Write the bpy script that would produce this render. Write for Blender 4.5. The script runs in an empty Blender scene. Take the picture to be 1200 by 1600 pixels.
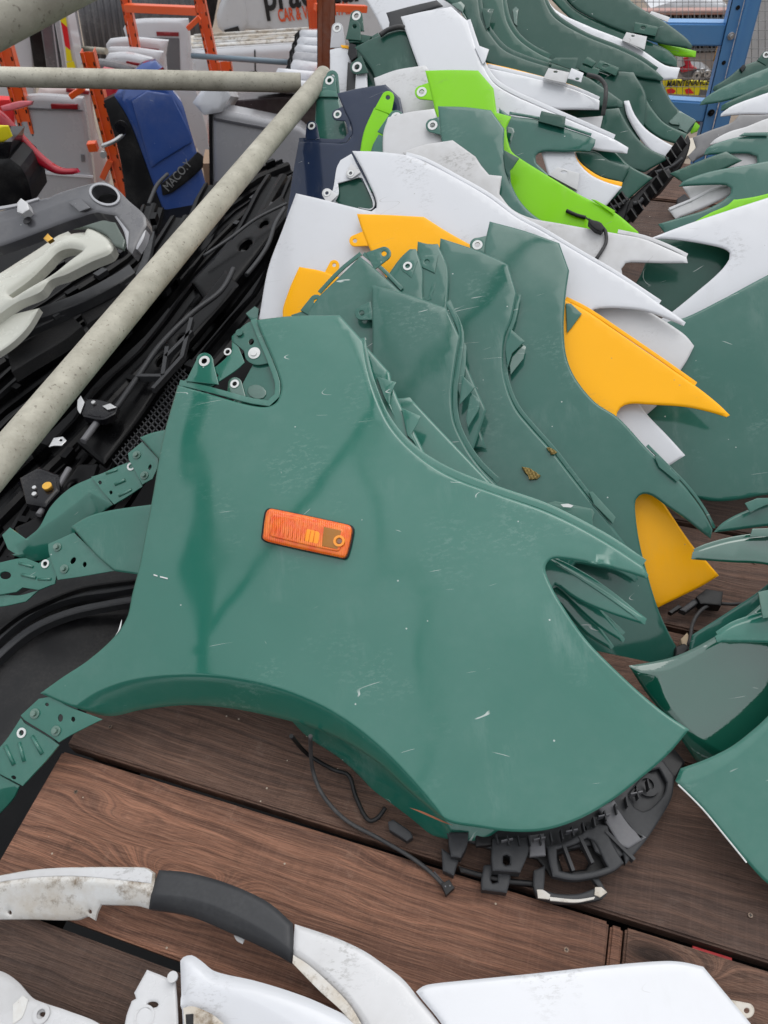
import bpy, bmesh, math, random
import numpy as np
from mathutils import Vector, Matrix
from mathutils.geometry import delaunay_2d_cdt
random.seed(7)
C = bpy.context.scene
COL = C.collection
# ------------------------------------------------------------------ camera
F = 1150.0                                   # focal length in photo pixels (photo 1200 x 1600)
PITCH = math.radians(51.3); ROLL = math.radians(4.3); CAMZ = 1.25
r0 = Vector((1, 0, 0)); fwd = Vector((0, math.cos(PITCH), -math.sin(PITCH))); u0 = Vector((0, math.sin(PITCH), math.cos(PITCH)))
RGT = r0*math.cos(ROLL) - u0*math.sin(ROLL); UPV = r0*math.sin(ROLL) + u0*math.cos(ROLL)
EYE = Vector((0, 0, CAMZ))
cam = bpy.data.cameras.new('camera'); camo = bpy.data.objects.new('camera', cam); COL.objects.link(camo)
M = Matrix((RGT, UPV, -fwd)).transposed().to_4x4(); M.translation = EYE
camo.matrix_world = M
cam.sensor_fit = 'VERTICAL'; cam.sensor_height = 24; cam.lens = F/1600*24
cam.clip_start = 0.02; cam.clip_end = 400
cam.dof.use_dof = True; cam.dof.focus_distance = 1.35; cam.dof.aperture_fstop = 7.0
C.camera = camo
# ------------------------------------------------------------------ world, sun, exposure
W = bpy.data.worlds.new('World'); C.world = W; W.use_nodes = True
SUN_EL, SUN_AZ = math.radians(62), math.radians(40)
nt = W.node_tree; bg = nt.nodes['Background']
sky = nt.nodes.new('ShaderNodeTexSky'); sky.sky_type = 'NISHITA'; sky.sun_disc = False
sky.sun_elevation = SUN_EL; sky.sun_rotation = SUN_AZ; sky.air_density = 1.0; sky.dust_density = 3.0
hs = nt.nodes.new('ShaderNodeHueSaturation'); hs.inputs['Saturation'].default_value = 0.10
tc = nt.nodes.new('ShaderNodeTexCoord'); nz = nt.nodes.new('ShaderNodeTexNoise'); nz.inputs['Scale'].default_value = 2.2; nz.inputs['Detail'].default_value = 5
cr = nt.nodes.new('ShaderNodeMapRange'); cr.inputs[1].default_value = .3; cr.inputs[2].default_value = .7; cr.inputs[3].default_value = .85; cr.inputs[4].default_value = 1.2
mul = nt.nodes.new('ShaderNodeVectorMath'); mul.operation = 'SCALE'
mx = nt.nodes.new('ShaderNodeMix'); mx.data_type = 'RGBA'; mx.inputs['Factor'].default_value = .6
mx.inputs[7].default_value = (8.3, 8.6, 9.0, 1)      # even cloud layer mixed over the clear-sky gradient
L = nt.links.new
L(sky.outputs[0], hs.inputs['Color']); L(hs.outputs[0], mx.inputs[6]); L(tc.outputs['Generated'], nz.inputs['Vector'])
L(nz.outputs[0], cr.inputs[0]); L(mx.outputs[2], mul.inputs[0]); L(cr.outputs[0], mul.inputs['Scale'])
sxw = nt.nodes.new('ShaderNodeSeparateXYZ'); L(tc.outputs['Generated'], sxw.inputs[0])
gr = nt.nodes.new('ShaderNodeMapRange'); gr.inputs[1].default_value = 0; gr.inputs[2].default_value = 1; gr.inputs[3].default_value = .46; gr.inputs[4].default_value = 1.42   # overcast sky: zenith about three times the horizon
mul2 = nt.nodes.new('ShaderNodeVectorMath'); mul2.operation = 'SCALE'; L(sxw.outputs[2], gr.inputs[0]); L(mul.outputs[0], mul2.inputs[0]); L(gr.outputs[0], mul2.inputs['Scale'])
L(mul2.outputs[0], bg.inputs['Color']); bg.inputs['Strength'].default_value = 0.115
sl = bpy.data.lights.new('sun', 'SUN'); sl.energy = 0.8; sl.angle = math.radians(50); sl.color = (1, .97, .93)
so = bpy.data.objects.new('sun', sl); COL.objects.link(so)
so.rotation_euler = (math.radians(90)-SUN_EL, 0, math.pi - SUN_AZ)
vs = C.view_settings; vs.view_transform = 'Standard'; vs.look = 'None'; vs.exposure = 0.17; vs.gamma = 1; vs.use_curve_mapping = False

# ------------------------------------------------------------------ projection helpers
def ray(px, py): return fwd + RGT*((px-600)/F) + UPV*((800-py)/F)
class Plane:
    """A real plane in the yard; hit() finds where the sight line of a photo point meets it."""
    def __init__(s, o, n, u=None, w=None):
        s.o = Vector(o); s.n = Vector(n).normalized()
        s.u = Vector(u).normalized() if u else Vector((1, 0, 0)); s.u = (s.u - s.n*s.u.dot(s.n)).normalized()
        s.v = s.n.cross(s.u); s.w = w or (lambda a, b: 0.0*a)
    def hit(s, px, py, off=0.0, rel=True):
        d = ray(px, py); dn = d.dot(s.n); base = (s.o-EYE).dot(s.n); h = off
        for _ in range(4 if rel else 1):
            t = (base + h)/dn; p = EYE + d*t - s.o; a, b = p.dot(s.u), p.dot(s.v); h = off + float(s.w(a, b))
        return a, b
    def pos(s, a, b, off=0.0): return s.o + s.u*a + s.v*b + s.n*(float(s.w(a, b))+off)
    def at(s, px, py, off=0.0):
        a, b = s.hit(px, py, off); return s.pos(a, b, off)
def Z(ox, oy, sc, pts): return [(ox+p[0]/sc, oy+p[1]/sc)+tuple(p[2:]) for p in pts]
DE = Vector((.9383, -.3458, 0)); DN = Vector((.3458, .9383, 0)); D0 = Vector((-.596, .523, 0))   # deck frame: along the boards, across them, corner
def deck(a, b, z=0.0): return D0 + DE*a + DN*b + Vector((0, 0, z))
def layer(h, lift=0.0):
    """Leaning layer of the stack: hinged on the deck across-coordinate h, further layers stand steeper."""
    a = math.radians(24 + 12*(h+.04))
    return Plane(deck(.6, h, lift), tuple(-DN*math.sin(a)+Vector((0, 0, math.cos(a)))), tuple(DE), lambda p, q: .12*(.16-(q-.4)**2) - .03*p*p)
def flat(z): return Plane((0, 0, z), (0, 0, 1), (1, 0, 0))
def wall(y, yaw=0.0, lean=0.0):
    return Plane((0, y, 0), (math.sin(yaw)*math.cos(lean), -math.cos(yaw)*math.cos(lean), math.sin(lean)), (1, 0, 0))

def curve(pts, step=8.0, closed=True, ca=38):
    """Catmull-Rom through the points, breaking at corners (auto >38 degrees or forced by a third value)."""
    n = len(pts); P = np.array([p[:2] for p in pts], float); cor = []
    for i in range(n):
        if not closed and i in (0, n-1): cor.append(True); continue
        if len(pts[i]) > 2: cor.append(bool(pts[i][2])); continue
        a = P[i]-P[i-1]; b = P[(i+1) % n]-P[i]
        c = np.dot(a, b)/(np.linalg.norm(a)*np.linalg.norm(b)+1e-9); cor.append(c < math.cos(math.radians(ca)))
    out = []
    for i in range(n if closed else n-1):
        j = (i+1) % n; p0, p1 = P[i], P[j]; d = np.linalg.norm(p1-p0)
        m0 = (p1-p0) if cor[i] else (p1-P[i-1])*d/(np.linalg.norm(p1-p0)+np.linalg.norm(p0-P[i-1]))
        m1 = (p1-p0) if cor[j] else (P[(j+1) % n]-p0)*d/(np.linalg.norm(p1-p0)+np.linalg.norm(P[(j+1) % n]-p1))
        k = max(1, int(round(d/step)))
        for q in range(k):
            t = q/k
            out.append(tuple((2*t**3-3*t*t+1)*p0+(t**3-2*t*t+t)*m0+(-2*t**3+3*t*t)*p1+(t**3-t*t)*m1))
    if not closed: out.append(tuple(P[-1]))
    return out
def inside(poly, X, Y):
    r = np.zeros(X.shape, bool); n = len(poly)
    for i in range(n):
        x1, y1 = poly[i]; x2, y2 = poly[(i+1) % n]
        if y1 == y2: continue
        r ^= ((y1 > Y) != (y2 > Y)) & (X < (x2-x1)*(Y-y1)/(y2-y1)+x1)
    return r
def dist(line, X, Y, closed=True):
    best = np.full(X.shape, 1e9); n = len(line)
    for i in range(n if closed else n-1):
        x1, y1 = line[i]; x2, y2 = line[(i+1) % n]; dx, dy = x2-x1, y2-y1
        t = np.clip(((X-x1)*dx+(Y-y1)*dy)/(dx*dx+dy*dy+1e-12), 0, 1)
        best = np.minimum(best, np.hypot(X-x1-t*dx, Y-y1-t*dy))
    return best

# ------------------------------------------------------------------ object helpers
def link(o): COL.objects.link(o); return o
def tag(o, label=None, cat=None, group=None, kind=None):
    if label: o['label'] = label
    if cat: o['category'] = cat
    if group: o['group'] = group
    if kind: o['kind'] = kind
    return o
def mesh(name, verts, faces, mat, parent=None, smooth=None, loc=None):
    """Link a mesh; vertices are given in world space and stored relative to its thing's base."""
    base = Vector(loc) if loc is not None else (parent_base(parent) if parent else Vector((0, 0, 0)))
    if parent is None and loc is None:
        a = np.array([tuple(v) for v in verts]); base = Vector((a[:, 0].mean(), a[:, 1].mean(), a[:, 2].min()))
    me = bpy.data.meshes.new(name); me.from_pydata([tuple(Vector(v)-base) for v in verts], [], faces); me.update()
    if smooth is True: me.polygons.foreach_set('use_smooth', [True]*len(faces))
    elif smooth is not None and smooth is not False: me.polygons.foreach_set('use_smooth', smooth)
    me.materials.append(mat)
    o = link(bpy.data.objects.new(name, me))
    if parent: o.parent = parent
    else: o.location = base
    return o
def parent_base(p):
    b = Vector((0, 0, 0))
    while p: b += p.location; p = p.parent
    return b
def thing(name, loc, label, cat, group=None, kind=None):
    o = bpy.data.objects.new(name, None); o.empty_display_size = .05; link(o); o.location = loc
    return tag(o, label, cat, group, kind)

def ca_arr(l): return np.array(l, float)
def sheet(name, pl, pts, mat, parent=None, off=0.0, th=.0025, roll=.004, grid=.02, holes=(), creases=(), step=8, bend=None, dent=0.0, loc=None, raw=False, ca=38):
    """Pressed sheet: outline traced on the plane, rounded edge, inner creases, real thickness.
    creases: (crease line, region polygon, slope): inside the region the sheet falls away from the line."""
    oc = curve(pts, step, True, ca) if not raw else [p[:2] for p in pts]
    uv = [pl.hit(x, y, off) for x, y in oc]
    hl = [[pl.hit(x, y, off) for x, y in curve(h, max(2.0, step*.5))] for h in holes]
    for _ in range(3 if creases else 0):      # follow the fall of the creased parts so that the traced edge keeps its place
        Q = np.array(uv); wb = np.zeros(len(Q))
        for cl, reg, s_ in creases:
            cuv = [pl.hit(x, y, off) for x, y in curve(cl, step, False)]; ruv = cuv + [pl.hit(p[0], p[1], off) for p in reg[len(cl):]]
            dd = dist(cuv, Q[:, 0], Q[:, 1], False); wb -= np.where(inside(ruv, Q[:, 0], Q[:, 1]), dd*dd/(dd+.0025)*s_, 0)
        uv = [pl.hit(x, y, off+w_) for (x, y), w_ in zip(oc, wb)]
    A = np.array(uv); lo, hi = A.min(0), A.max(0)
    area = abs(sum(uv[i-1][0]*uv[i][1]-uv[i][0]*uv[i-1][1] for i in range(len(uv))))/2
    grid = max(grid, math.sqrt(area/1800))
    gx, gy = np.meshgrid(np.arange(lo[0], hi[0], grid), np.arange(lo[1], hi[1], grid*.87)); gx = gx.copy(); gx[::2] += grid*.5
    gx, gy = gx.ravel(), gy.ravel()
    loops = [uv]+hl; X, Y = gx, gy
    if len(X):
        ok = inside(uv, X, Y)
        for h in hl: ok &= ~inside(h, X, Y)
        X, Y = X[ok], Y[ok]
    if len(X):
        d = np.minimum.reduce([dist(l, X, Y) for l in loops]); k = d > max(roll*1.6, grid*.45); X, Y = X[k], Y[k]
    pts2 = [Vector(p) for p in uv]; edges = [(i, (i+1) % len(uv)) for i in range(len(uv))]
    for h in hl:
        b = len(pts2); pts2 += [Vector(p) for p in h]; edges += [(b+i, b+(i+1) % len(h)) for i in range(len(h))]
    rings = []
    if roll > 0:
        for l in loops:
            n = len(l); LA = np.array(l); T = np.roll(LA, -1, 0)-np.roll(LA, 1, 0); T /= (np.linalg.norm(T, axis=1)[:, None]+1e-12)
            N = np.stack([-T[:, 1], T[:, 0]], 1)
            for sgn in (1, -1):
                for rr in (.33, .66, 1.0):
                    Q = LA + N*sgn*roll*rr; okk = inside(uv, Q[:, 0], Q[:, 1])
                    for h in hl: okk &= ~inside(h, Q[:, 0], Q[:, 1])
                    dd = np.minimum.reduce([dist(m, Q[:, 0], Q[:, 1]) for m in loops]); okk &= dd > roll*rr*.9
                    rings += [tuple(q) for q in Q[okk]]
    for cl, reg, sl_ in creases:
        if len(X):
            cc = [pl.hit(x, y, off) for x, y in curve(cl, step, False)]
            for s2 in (1,): k2 = dist(cc, X, Y, False) > .024; X, Y = X[k2], Y[k2]
    pts2 += [Vector(p) for p in rings] + [Vector((a, b)) for a, b in zip(X, Y)]
    cdefs = []
    for cl, reg, sl_ in creases:
        cuv = [pl.hit(x, y, off) for x, y in curve(cl, step, False)]; ruv = cuv + [pl.hit(p[0], p[1], off) for p in reg[len(cl):]]
        cdefs.append((cuv, ruv, sl_))
        ca = np.array(cuv); ins = inside(uv, ca[:, 0], ca[:, 1])
        cT = np.gradient(ca_arr(cuv), axis=0); cT /= (np.linalg.norm(cT, axis=1)[:, None]+1e-12); cN = np.stack([-cT[:, 1], cT[:, 0]], 1)
        for o_ in (-.012, -.005, -.0015, .0015, .004, .008, .016, .026):
            Q = ca_arr(cuv)+cN*o_; okk = inside(uv, Q[:, 0], Q[:, 1])
            for h in hl: okk &= ~inside(h, Q[:, 0], Q[:, 1])
            okk &= np.minimum.reduce([dist(m, Q[:, 0], Q[:, 1]) for m in loops]) > max(roll*1.3, .003)
            okk &= dist(cuv, Q[:, 0], Q[:, 1], False) > abs(o_)*.93
            pts2 += [Vector(tuple(q)) for q in Q[okk]]
        b = len(pts2); ids = {}
        for i, q in enumerate(cuv):
            if ins[i]: ids[i] = len(pts2); pts2.append(Vector(q))
        for i in range(len(cuv)-1):
            if i in ids and i+1 in ids: edges.append((ids[i], ids[i+1]))
    vo, eo, fo, ov, oe, of = delaunay_2d_cdt(pts2, edges, [], 0, 1e-6)
    V = np.array([tuple(v) for v in vo]); Fa = np.array([f for f in fo if len(f) == 3])
    cen = V[Fa].mean(1); ok = inside(uv, cen[:, 0], cen[:, 1])
    for h in hl: ok &= ~inside(h, cen[:, 0], cen[:, 1])
    Fa = Fa[ok]
    a = V[Fa]; cr_ = (a[:, 1, 0]-a[:, 0, 0])*(a[:, 2, 1]-a[:, 0, 1])-(a[:, 1, 1]-a[:, 0, 1])*(a[:, 2, 0]-a[:, 0, 0])
    Fa[cr_ < 0] = Fa[cr_ < 0][:, ::-1]
    w = np.zeros(len(V))
    if roll > 0:
        d = np.minimum.reduce([dist(l, V[:, 0], V[:, 1]) for l in loops]); q = np.clip(1-d/roll, 0, 1)
        w -= roll*.55*q*q
    for cuv, ruv, s_ in cdefs:
        ins = inside(ruv, V[:, 0], V[:, 1]); dd = dist(cuv, V[:, 0], V[:, 1], False)
        w -= np.where(ins, (dd*dd/(dd+.0025))*s_, 0)
    if dent: w += .35*dent*np.sin(V[:, 0]*29+V[:, 1]*9)*np.sin(V[:, 1]*23-V[:, 0]*13) + dent*np.sin(V[:, 0]*11+V[:, 1]*7+lo[0]*9)*np.sin(V[:, 1]*13-V[:, 0]*5+hi[1]*7)
    if bend: w += bend(V[:, 0], V[:, 1], lo, hi)
    top = [pl.pos(V[i, 0], V[i, 1], off+w[i]) for i in range(len(V))]
    used = sorted(set(Fa.ravel().tolist())); mp = {u: i for i, u in enumerate(used)}
    vt = [top[i] for i in used]; nn = len(vt)
    vb = [p - pl.n*th for p in vt]
    faces = [tuple(mp[i] for i in f) for f in Fa.tolist()]; nf = len(faces)
    ec = {}
    for f in faces:
        for i in range(3):
            e = (f[i], f[(i+1) % 3]); k = (min(e), max(e)); ec[k] = None if k in ec else e
    faces += [tuple(nn+i for i in reversed(f)) for f in faces[:nf]]
    bd = [e for e in ec.values() if e]; sv = {}; verts = vt+vb; sm = [True]*(2*nf)
    for x, y in bd:
        for i in (x, y):
            if i not in sv: sv[i] = len(verts); verts += [vt[i], vb[i]]
        faces.append((sv[x], sv[x]+1, sv[y]+1, sv[y])); sm.append(False)
    return mesh(name, verts, faces, mat, parent, sm, loc)

def ribbon_pts(line, wa, wb):
    """closed outline of a band along a pixel line, wa to the left and wb to the right"""
    P = np.array(curve(line, 12, False)); T = np.gradient(P, axis=0); T /= np.linalg.norm(T, axis=1)[:, None]; N = np.stack([T[:, 1], -T[:, 0]], 1)
    k = len(P); fa = np.ones(k)
    a = P+N*wa; b = P-N*wb
    return [tuple(p) for p in a]+[tuple(p) for p in b[::-1]]
def strip(name, pl, line, wa, wb, mat, parent, off=0.0, th=.002, **kw):
    return sheet(name, pl, ribbon_pts(line, wa, wb), mat, parent, off, th, kw.pop('roll', .0015), raw=True, grid=.03, **kw)

def tube(name, pts, r, mat, parent=None, seg=10, loc=None, smooth_path=True, cap=True):
    P = [Vector(p) for p in pts]
    if smooth_path and len(P) > 2:
        Q = []
        for i in range(len(P)-1):
            p0, p1, p2, p3 = P[max(i-1, 0)], P[i], P[i+1], P[min(i+2, len(P)-1)]
            for k in range(6):
                t = k/6; Q.append(.5*((2*p1)+(p2-p0)*t+(2*p0-5*p1+4*p2-p3)*t*t+(3*p1-p0-3*p2+p3)*t**3))
        Q.append(P[-1]); P = Q
    verts, faces = [], []; n = len(P); rr = r if callable(r) else (lambda t: r)
    ref = Vector((0, 0, 1))
    if abs((P[-1]-P[0]).normalized().z) > .9: ref = Vector((1, 0, 0))
    for i in range(n):
        T = (P[min(i+1, n-1)]-P[max(i-1, 0)]).normalized(); a = T.cross(ref)
        a = a.normalized() if a.length > 1e-4 else Vector((1, 0, 0)); b = T.cross(a).normalized()
        for k in range(seg):
            g = 2*math.pi*k/seg; verts.append(P[i]+(a*math.cos(g)+b*math.sin(g))*rr(i/(n-1)))
    for i in range(n-1):
        for k in range(seg):
            k2 = (k+1) % seg; faces.append((i*seg+k, i*seg+k2, (i+1)*seg+k2, (i+1)*seg+k))
    sm = [True]*len(faces)
    if cap: faces += [tuple(range(seg))[::-1], tuple((n-1)*seg+k for k in range(seg))]; sm += [False, False]
    return mesh(name, verts, faces, mat, parent, sm, loc)

def boxes(name, lst, mat, parent=None, loc=None, bevel=0.0, kind=None):
    """lst of (corner o, vec a, vec b, vec c): parallelepipeds"""
    verts, faces = [], []
    for o, a, b, c in lst:
        o, a, b, c = map(Vector, (o, a, b, c)); k = len(verts)
        if a.cross(b).dot(c) < 0: a, b = b, a
        verts += [o, o+a, o+a+b, o+b, o+c, o+a+c, o+a+b+c, o+b+c]
        faces += [(k+3, k+2, k+1, k), (k+4, k+5, k+6, k+7), (k, k+1, k+5, k+4), (k+1, k+2, k+6, k+5), (k+2, k+3, k+7, k+6), (k+3, k, k+4, k+7)]
    ob = mesh(name, verts, faces, mat, parent, None, loc)
    if bevel:
        bm = bmesh.new(); bm.from_mesh(ob.data); bmesh.ops.bevel(bm, geom=bm.edges[:], offset=bevel, segments=2, affect='EDGES', clamp_overlap=True); bm.to_mesh(ob.data); bm.free()
    return ob
def bar(p, q, w, h, up=Vector((0, 0, 1))):
    p, q = Vector(p), Vector(q); t = (q-p).normalized(); s = t.cross(up)
    s = s.normalized() if s.length > 1e-4 else Vector((1, 0, 0)); n = s.cross(t)
    return (p-s*w/2-n*h/2, q-p, s*w, n*h)
def ring(name, pl, cx, cy, r1, r0_, mat, parent, off=.002, th=.0015):
    """annulus washer; radii in metres"""
    a, b = pl.hit(cx, cy, off); c = pl.pos(a, b, off); seg = 24; v, f = [], []
    for k in range(seg):
        g = 2*math.pi*k/seg; d = pl.u*math.cos(g)+pl.v*math.sin(g)
        v += [c+d*r1, c+d*r1+pl.n*th, c+d*r0_+pl.n*th, c+d*r0_]
    for k in range(seg):
        i, j = k*4, ((k+1) % seg)*4
        for q in range(4): f.append((i+q, j+q, j+(q+1) % 4, i+(q+1) % 4))
    return mesh(name, v, f, mat, parent, None)
def disc(name, pl, cx, cy, r, h, mat, parent, off=0.0, seg=16):
    a, b = pl.hit(cx, cy, off); c = pl.pos(a, b, off)
    return tube(name, [c, c+pl.n*h], r, mat, parent, seg)
def bolt(pl, cx, cy, r, mat, parent, off=.002):
    a, b = pl.hit(cx, cy, off); c = pl.pos(a, b, off)
    o = tube('bolt', [c, c+pl.n*r*.25, c+pl.n*r*.3], lambda t: r*(1.0 if t < .9 else .93), mat, parent, 18, smooth_path=False)
    tube('bolt_head', [c+pl.n*r*.25, c+pl.n*r*1.0], r*.55, mat, o, 6)
    return o
def ear(pl, cx, cy, bx, by, r, mat, parent, off=0.0, ringmat=None, hole=True, wide=1.35, name='mounting_ear'):
    """tab with a bolt hole: round end at (cx,cy), root at (bx,by), r in pixels"""
    dx, dy = bx-cx, by-cy; d = math.hypot(dx, dy); dx, dy = dx/d, dy/d; nx, ny = -dy, dx
    g0 = math.atan2(-ny, -nx); pts = [(bx+nx*r*wide, by+ny*r*wide, 1)]
    for k in range(9):
        g = math.pi*k/8; pts.append((cx+(nx*math.cos(g)-dx*math.sin(g))*r, cy+(ny*math.cos(g)-dy*math.sin(g))*r, 0))
    pts.append((bx-nx*r*wide, by-ny*r*wide, 1))
    hs_ = []
    if hole: hs_ = [[(cx+r*.38*math.cos(2*math.pi*k/10), cy+r*.38*math.sin(2*math.pi*k/10), 0) for k in range(10)]]
    e = sheet(name, pl, pts, mat, parent, off, .002, .001, .02, hs_, step=3)
    if ringmat:
        m = (pl.at(cx, cy, off)-EYE).length/F
        ring('washer', pl, cx, cy, r*m*.62, r*m*.34, ringmat, e, off+.0005, .0015)
    return e
# ------------------------------------------------------------------ materials
def lin(c): return tuple(((x/255)/12.92 if x/255 <= .04045 else ((x/255+.055)/1.055)**2.4) for x in c)
def newmat(name):
    m = bpy.data.materials.new(name); m.use_nodes = True; return m, m.node_tree, m.node_tree.nodes['Principled BSDF']
class N:
    def __init__(s, nt): s.nt = nt
    def __call__(s, t, ins=None, **kw):
        n = s.nt.nodes.new('ShaderNode'+t)
        for k, v in kw.items(): setattr(n, k, v)
        for k, v in (ins or {}).items():
            if hasattr(v, 'is_linked') or isinstance(v, bpy.types.NodeSocket): s.nt.links.new(v, n.inputs[k])
            else: n.inputs[k].default_value = v
        return n
    def math(s, op, a, b=0.0, clamp=False):
        n = s.nt.nodes.new('ShaderNodeMath'); n.operation = op; n.use_clamp = clamp
        for i, v in enumerate((a, b)):
            if isinstance(v, bpy.types.NodeSocket): s.nt.links.new(v, n.inputs[i])
            else: n.inputs[i].default_value = v
        return n.outputs[0]
    def mix(s, f, a, b):
        n = s.nt.nodes.new('ShaderNodeMix'); n.data_type = 'RGBA'
        for i, v in ((0, f), (6, a), (7, b)):
            if isinstance(v, bpy.types.NodeSocket): s.nt.links.new(v, n.inputs[i])
            else: n.inputs[i].default_value = v if i == 0 or len(v) == 4 else tuple(v)+(1,)
        return n.outputs[2]
    def rng(s, v, a, b, c=0.0, d=1.0):
        n = s.nt.nodes.new('ShaderNodeMapRange'); s.nt.links.new(v, n.inputs[0])
        for i, q in enumerate((a, b, c, d)): n.inputs[i+1].default_value = q
        return n.outputs[0]
def coords(n):
    tc = n('TexCoord'); oi = n('ObjectInfo')
    sc = n('VectorMath', {0: oi.outputs['Random']}, operation='SCALE'); sc.inputs['Scale'].default_value = 37.0
    ad = n('VectorMath', {0: tc.outputs['Object'], 1: sc.outputs[0]}, operation='ADD')
    return ad.outputs[0]
def paint(name, col, rough=.12, dust=.25, scr=.6, dustcol=(.42, .40, .37), base_rough=.45, coat=1.0, chips=.5, haze=.0, cior=1.55, scuff=0.0):
    m, nt_, b = newmat(name); n = N(nt_); v = coords(n)
    n1 = n('TexNoise', {'Vector': v, 'Scale': 3.2, 'Detail': 8.0, 'Roughness': .62}).outputs[0]
    n2 = n('TexNoise', {'Vector': v, 'Scale': 55.0, 'Detail': 4.0}).outputs[0]
    d = n.math('MULTIPLY', n.rng(n1, .42, .72), n.rng(n2, .3, .75, .4, 1.0)); d = n.math('ADD', n.math('MULTIPLY', d, dust), haze)
    # thin broken scratches from contour lines of a stretched noise
    s1 = n('Mapping', {'Vector': v, 'Rotation': (.3, .2, .9), 'Scale': (3, 22, 9)}).outputs[0]
    a = n('TexNoise', {'Vector': s1, 'Scale': 1.0, 'Detail': 1.0}).outputs[0]
    line = n.math('LESS_THAN', n.math('ABSOLUTE', n.math('SUBTRACT', a, .5)), .0022)
    mk = n('TexNoise', {'Vector': v, 'Scale': 13.0, 'Detail': 2.0}).outputs[0]
    line = n.math('MULTIPLY', line, n.rng(mk, .66, .70))
    s2 = n('Mapping', {'Vector': v, 'Rotation': (.1, .5, -.6), 'Scale': (7, 38, 14)}).outputs[0]
    a2 = n('TexNoise', {'Vector': s2, 'Scale': 1.0, 'Detail': 0.0}).outputs[0]
    l2 = n.math('MULTIPLY', n.math('LESS_THAN', n.math('ABSOLUTE', n.math('SUBTRACT', a2, .52)), .0035), n.rng(mk, .33, .30))
    line = n.math('MULTIPLY', n.math('MAXIMUM', line, l2), scr)
    vo = n('TexVoronoi', {'Vector': v, 'Scale': 60.0}); sp = n.math('LESS_THAN', vo.outputs['Distance'], .085)
    wn = n('TexWhiteNoise', {'Vector': vo.outputs['Position']}).outputs['Value']
    sp = n.math('MULTIPLY', sp, n.math('MULTIPLY', n.math('LESS_THAN', wn, .05), chips))
    marks = n.math('MAXIMUM', line, sp)
    smr = n('TexNoise', {'Vector': n('Mapping', {'Vector': v, 'Rotation': (0, 0, .5), 'Scale': (30, 7, 12)}).outputs[0], 'Scale': 1.0, 'Detail': 6.0, 'Roughness': .7}).outputs[0]
    smm = n('TexNoise', {'Vector': v, 'Scale': 5.5, 'Detail': 3.0}).outputs[0]
    smear = n.math('MULTIPLY', n.math('MULTIPLY', n.rng(smr, .5, .7), n.rng(smm, .55, .7)), .16*min(1.0, scr*2))
    d = n.math('ADD', d, smear)
    c = n.mix(d, col, dustcol); c = n.mix(marks, c, (.62, .66, .63) if max(col) < .5 else (.25, .24, .22))
    if scuff:
        sm = n('TexNoise', {'Vector': v, 'Scale': 6.5, 'Detail': 2.0}).outputs[0]; sf = n('TexNoise', {'Vector': n('Mapping', {'Vector': v, 'Scale': (1, 2.2, 1.5)}).outputs[0], 'Scale': 75.0, 'Detail': 5.0, 'Roughness': .75}).outputs[0]
        c = n.mix(n.math('MULTIPLY', n.math('MULTIPLY', n.rng(sm, .58, .70), n.rng(sf, .52, .60)), scuff), c, (.16, .15, .135) if max(col) > .3 else (.30, .42, .38))
    nt_.links.new(c, b.inputs['Base Color'])
    rr = n.math('ADD', n.rng(n1, .3, .75, base_rough-.08, base_rough+.15), 0.0); nt_.links.new(rr, b.inputs['Roughness'])
    cw = n.math('ADD', n.rng(n1, .35, .75, rough*.75, rough*1.5), n.math('MULTIPLY', d, .5)); nt_.links.new(cw, b.inputs['Coat Roughness'])
    b.inputs['Coat Weight'].default_value = coat; b.inputs['Coat IOR'].default_value = cior; b.inputs['Specular IOR Level'].default_value = .15; b.inputs['IOR'].default_value = 1.45
    bl = n('TexNoise', {'Vector': v, 'Scale': 5.0, 'Detail': 2.0}).outputs[0]
    bf = n('TexNoise', {'Vector': v, 'Scale': 420.0, 'Detail': 1.0}).outputs[0]
    b1 = n('Bump', {'Height': bl, 'Strength': .25, 'Distance': .012}).outputs[0]
    b2 = n('Bump', {'Height': bf, 'Strength': .04, 'Distance': .001, 'Normal': b1}).outputs[0]
    nt_.links.new(b2, b.inputs['Normal']); nt_.links.new(b2, b.inputs['Coat Normal'])
    return m
def plastic(name, col, rough=.5, dust=.3, dustcol=(.3, .28, .26), bump=.15):
    m, nt_, b = newmat(name); n = N(nt_); v = coords(n)
    n1 = n('TexNoise', {'Vector': v, 'Scale': 9.0, 'Detail': 8.0, 'Roughness': .65}).outputs[0]
    n2 = n('TexNoise', {'Vector': v, 'Scale': 160.0, 'Detail': 3.0}).outputs[0]
    d = n.math('MULTIPLY', n.math('MULTIPLY', n.rng(n1, .42, .75), n.rng(n2, .35, .7, .3, 1.0)), dust)
    nt_.links.new(n.mix(d, col, dustcol), b.inputs['Base Color'])
    nt_.links.new(n.rng(n1, .3, .7, rough*.75, min(1, rough*1.3)), b.inputs['Roughness'])
    nt_.links.new(n('Bump', {'Height': n2, 'Strength': bump, 'Distance': .001}).outputs[0], b.inputs['Normal'])
    return m
def metal(name, col, rough=.4, dust=.4):
    m = plastic(name, col, rough, dust, (.35, .33, .3), .2); m.node_tree.nodes['Principled BSDF'].inputs['Metallic'].default_value = .75; return m

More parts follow.
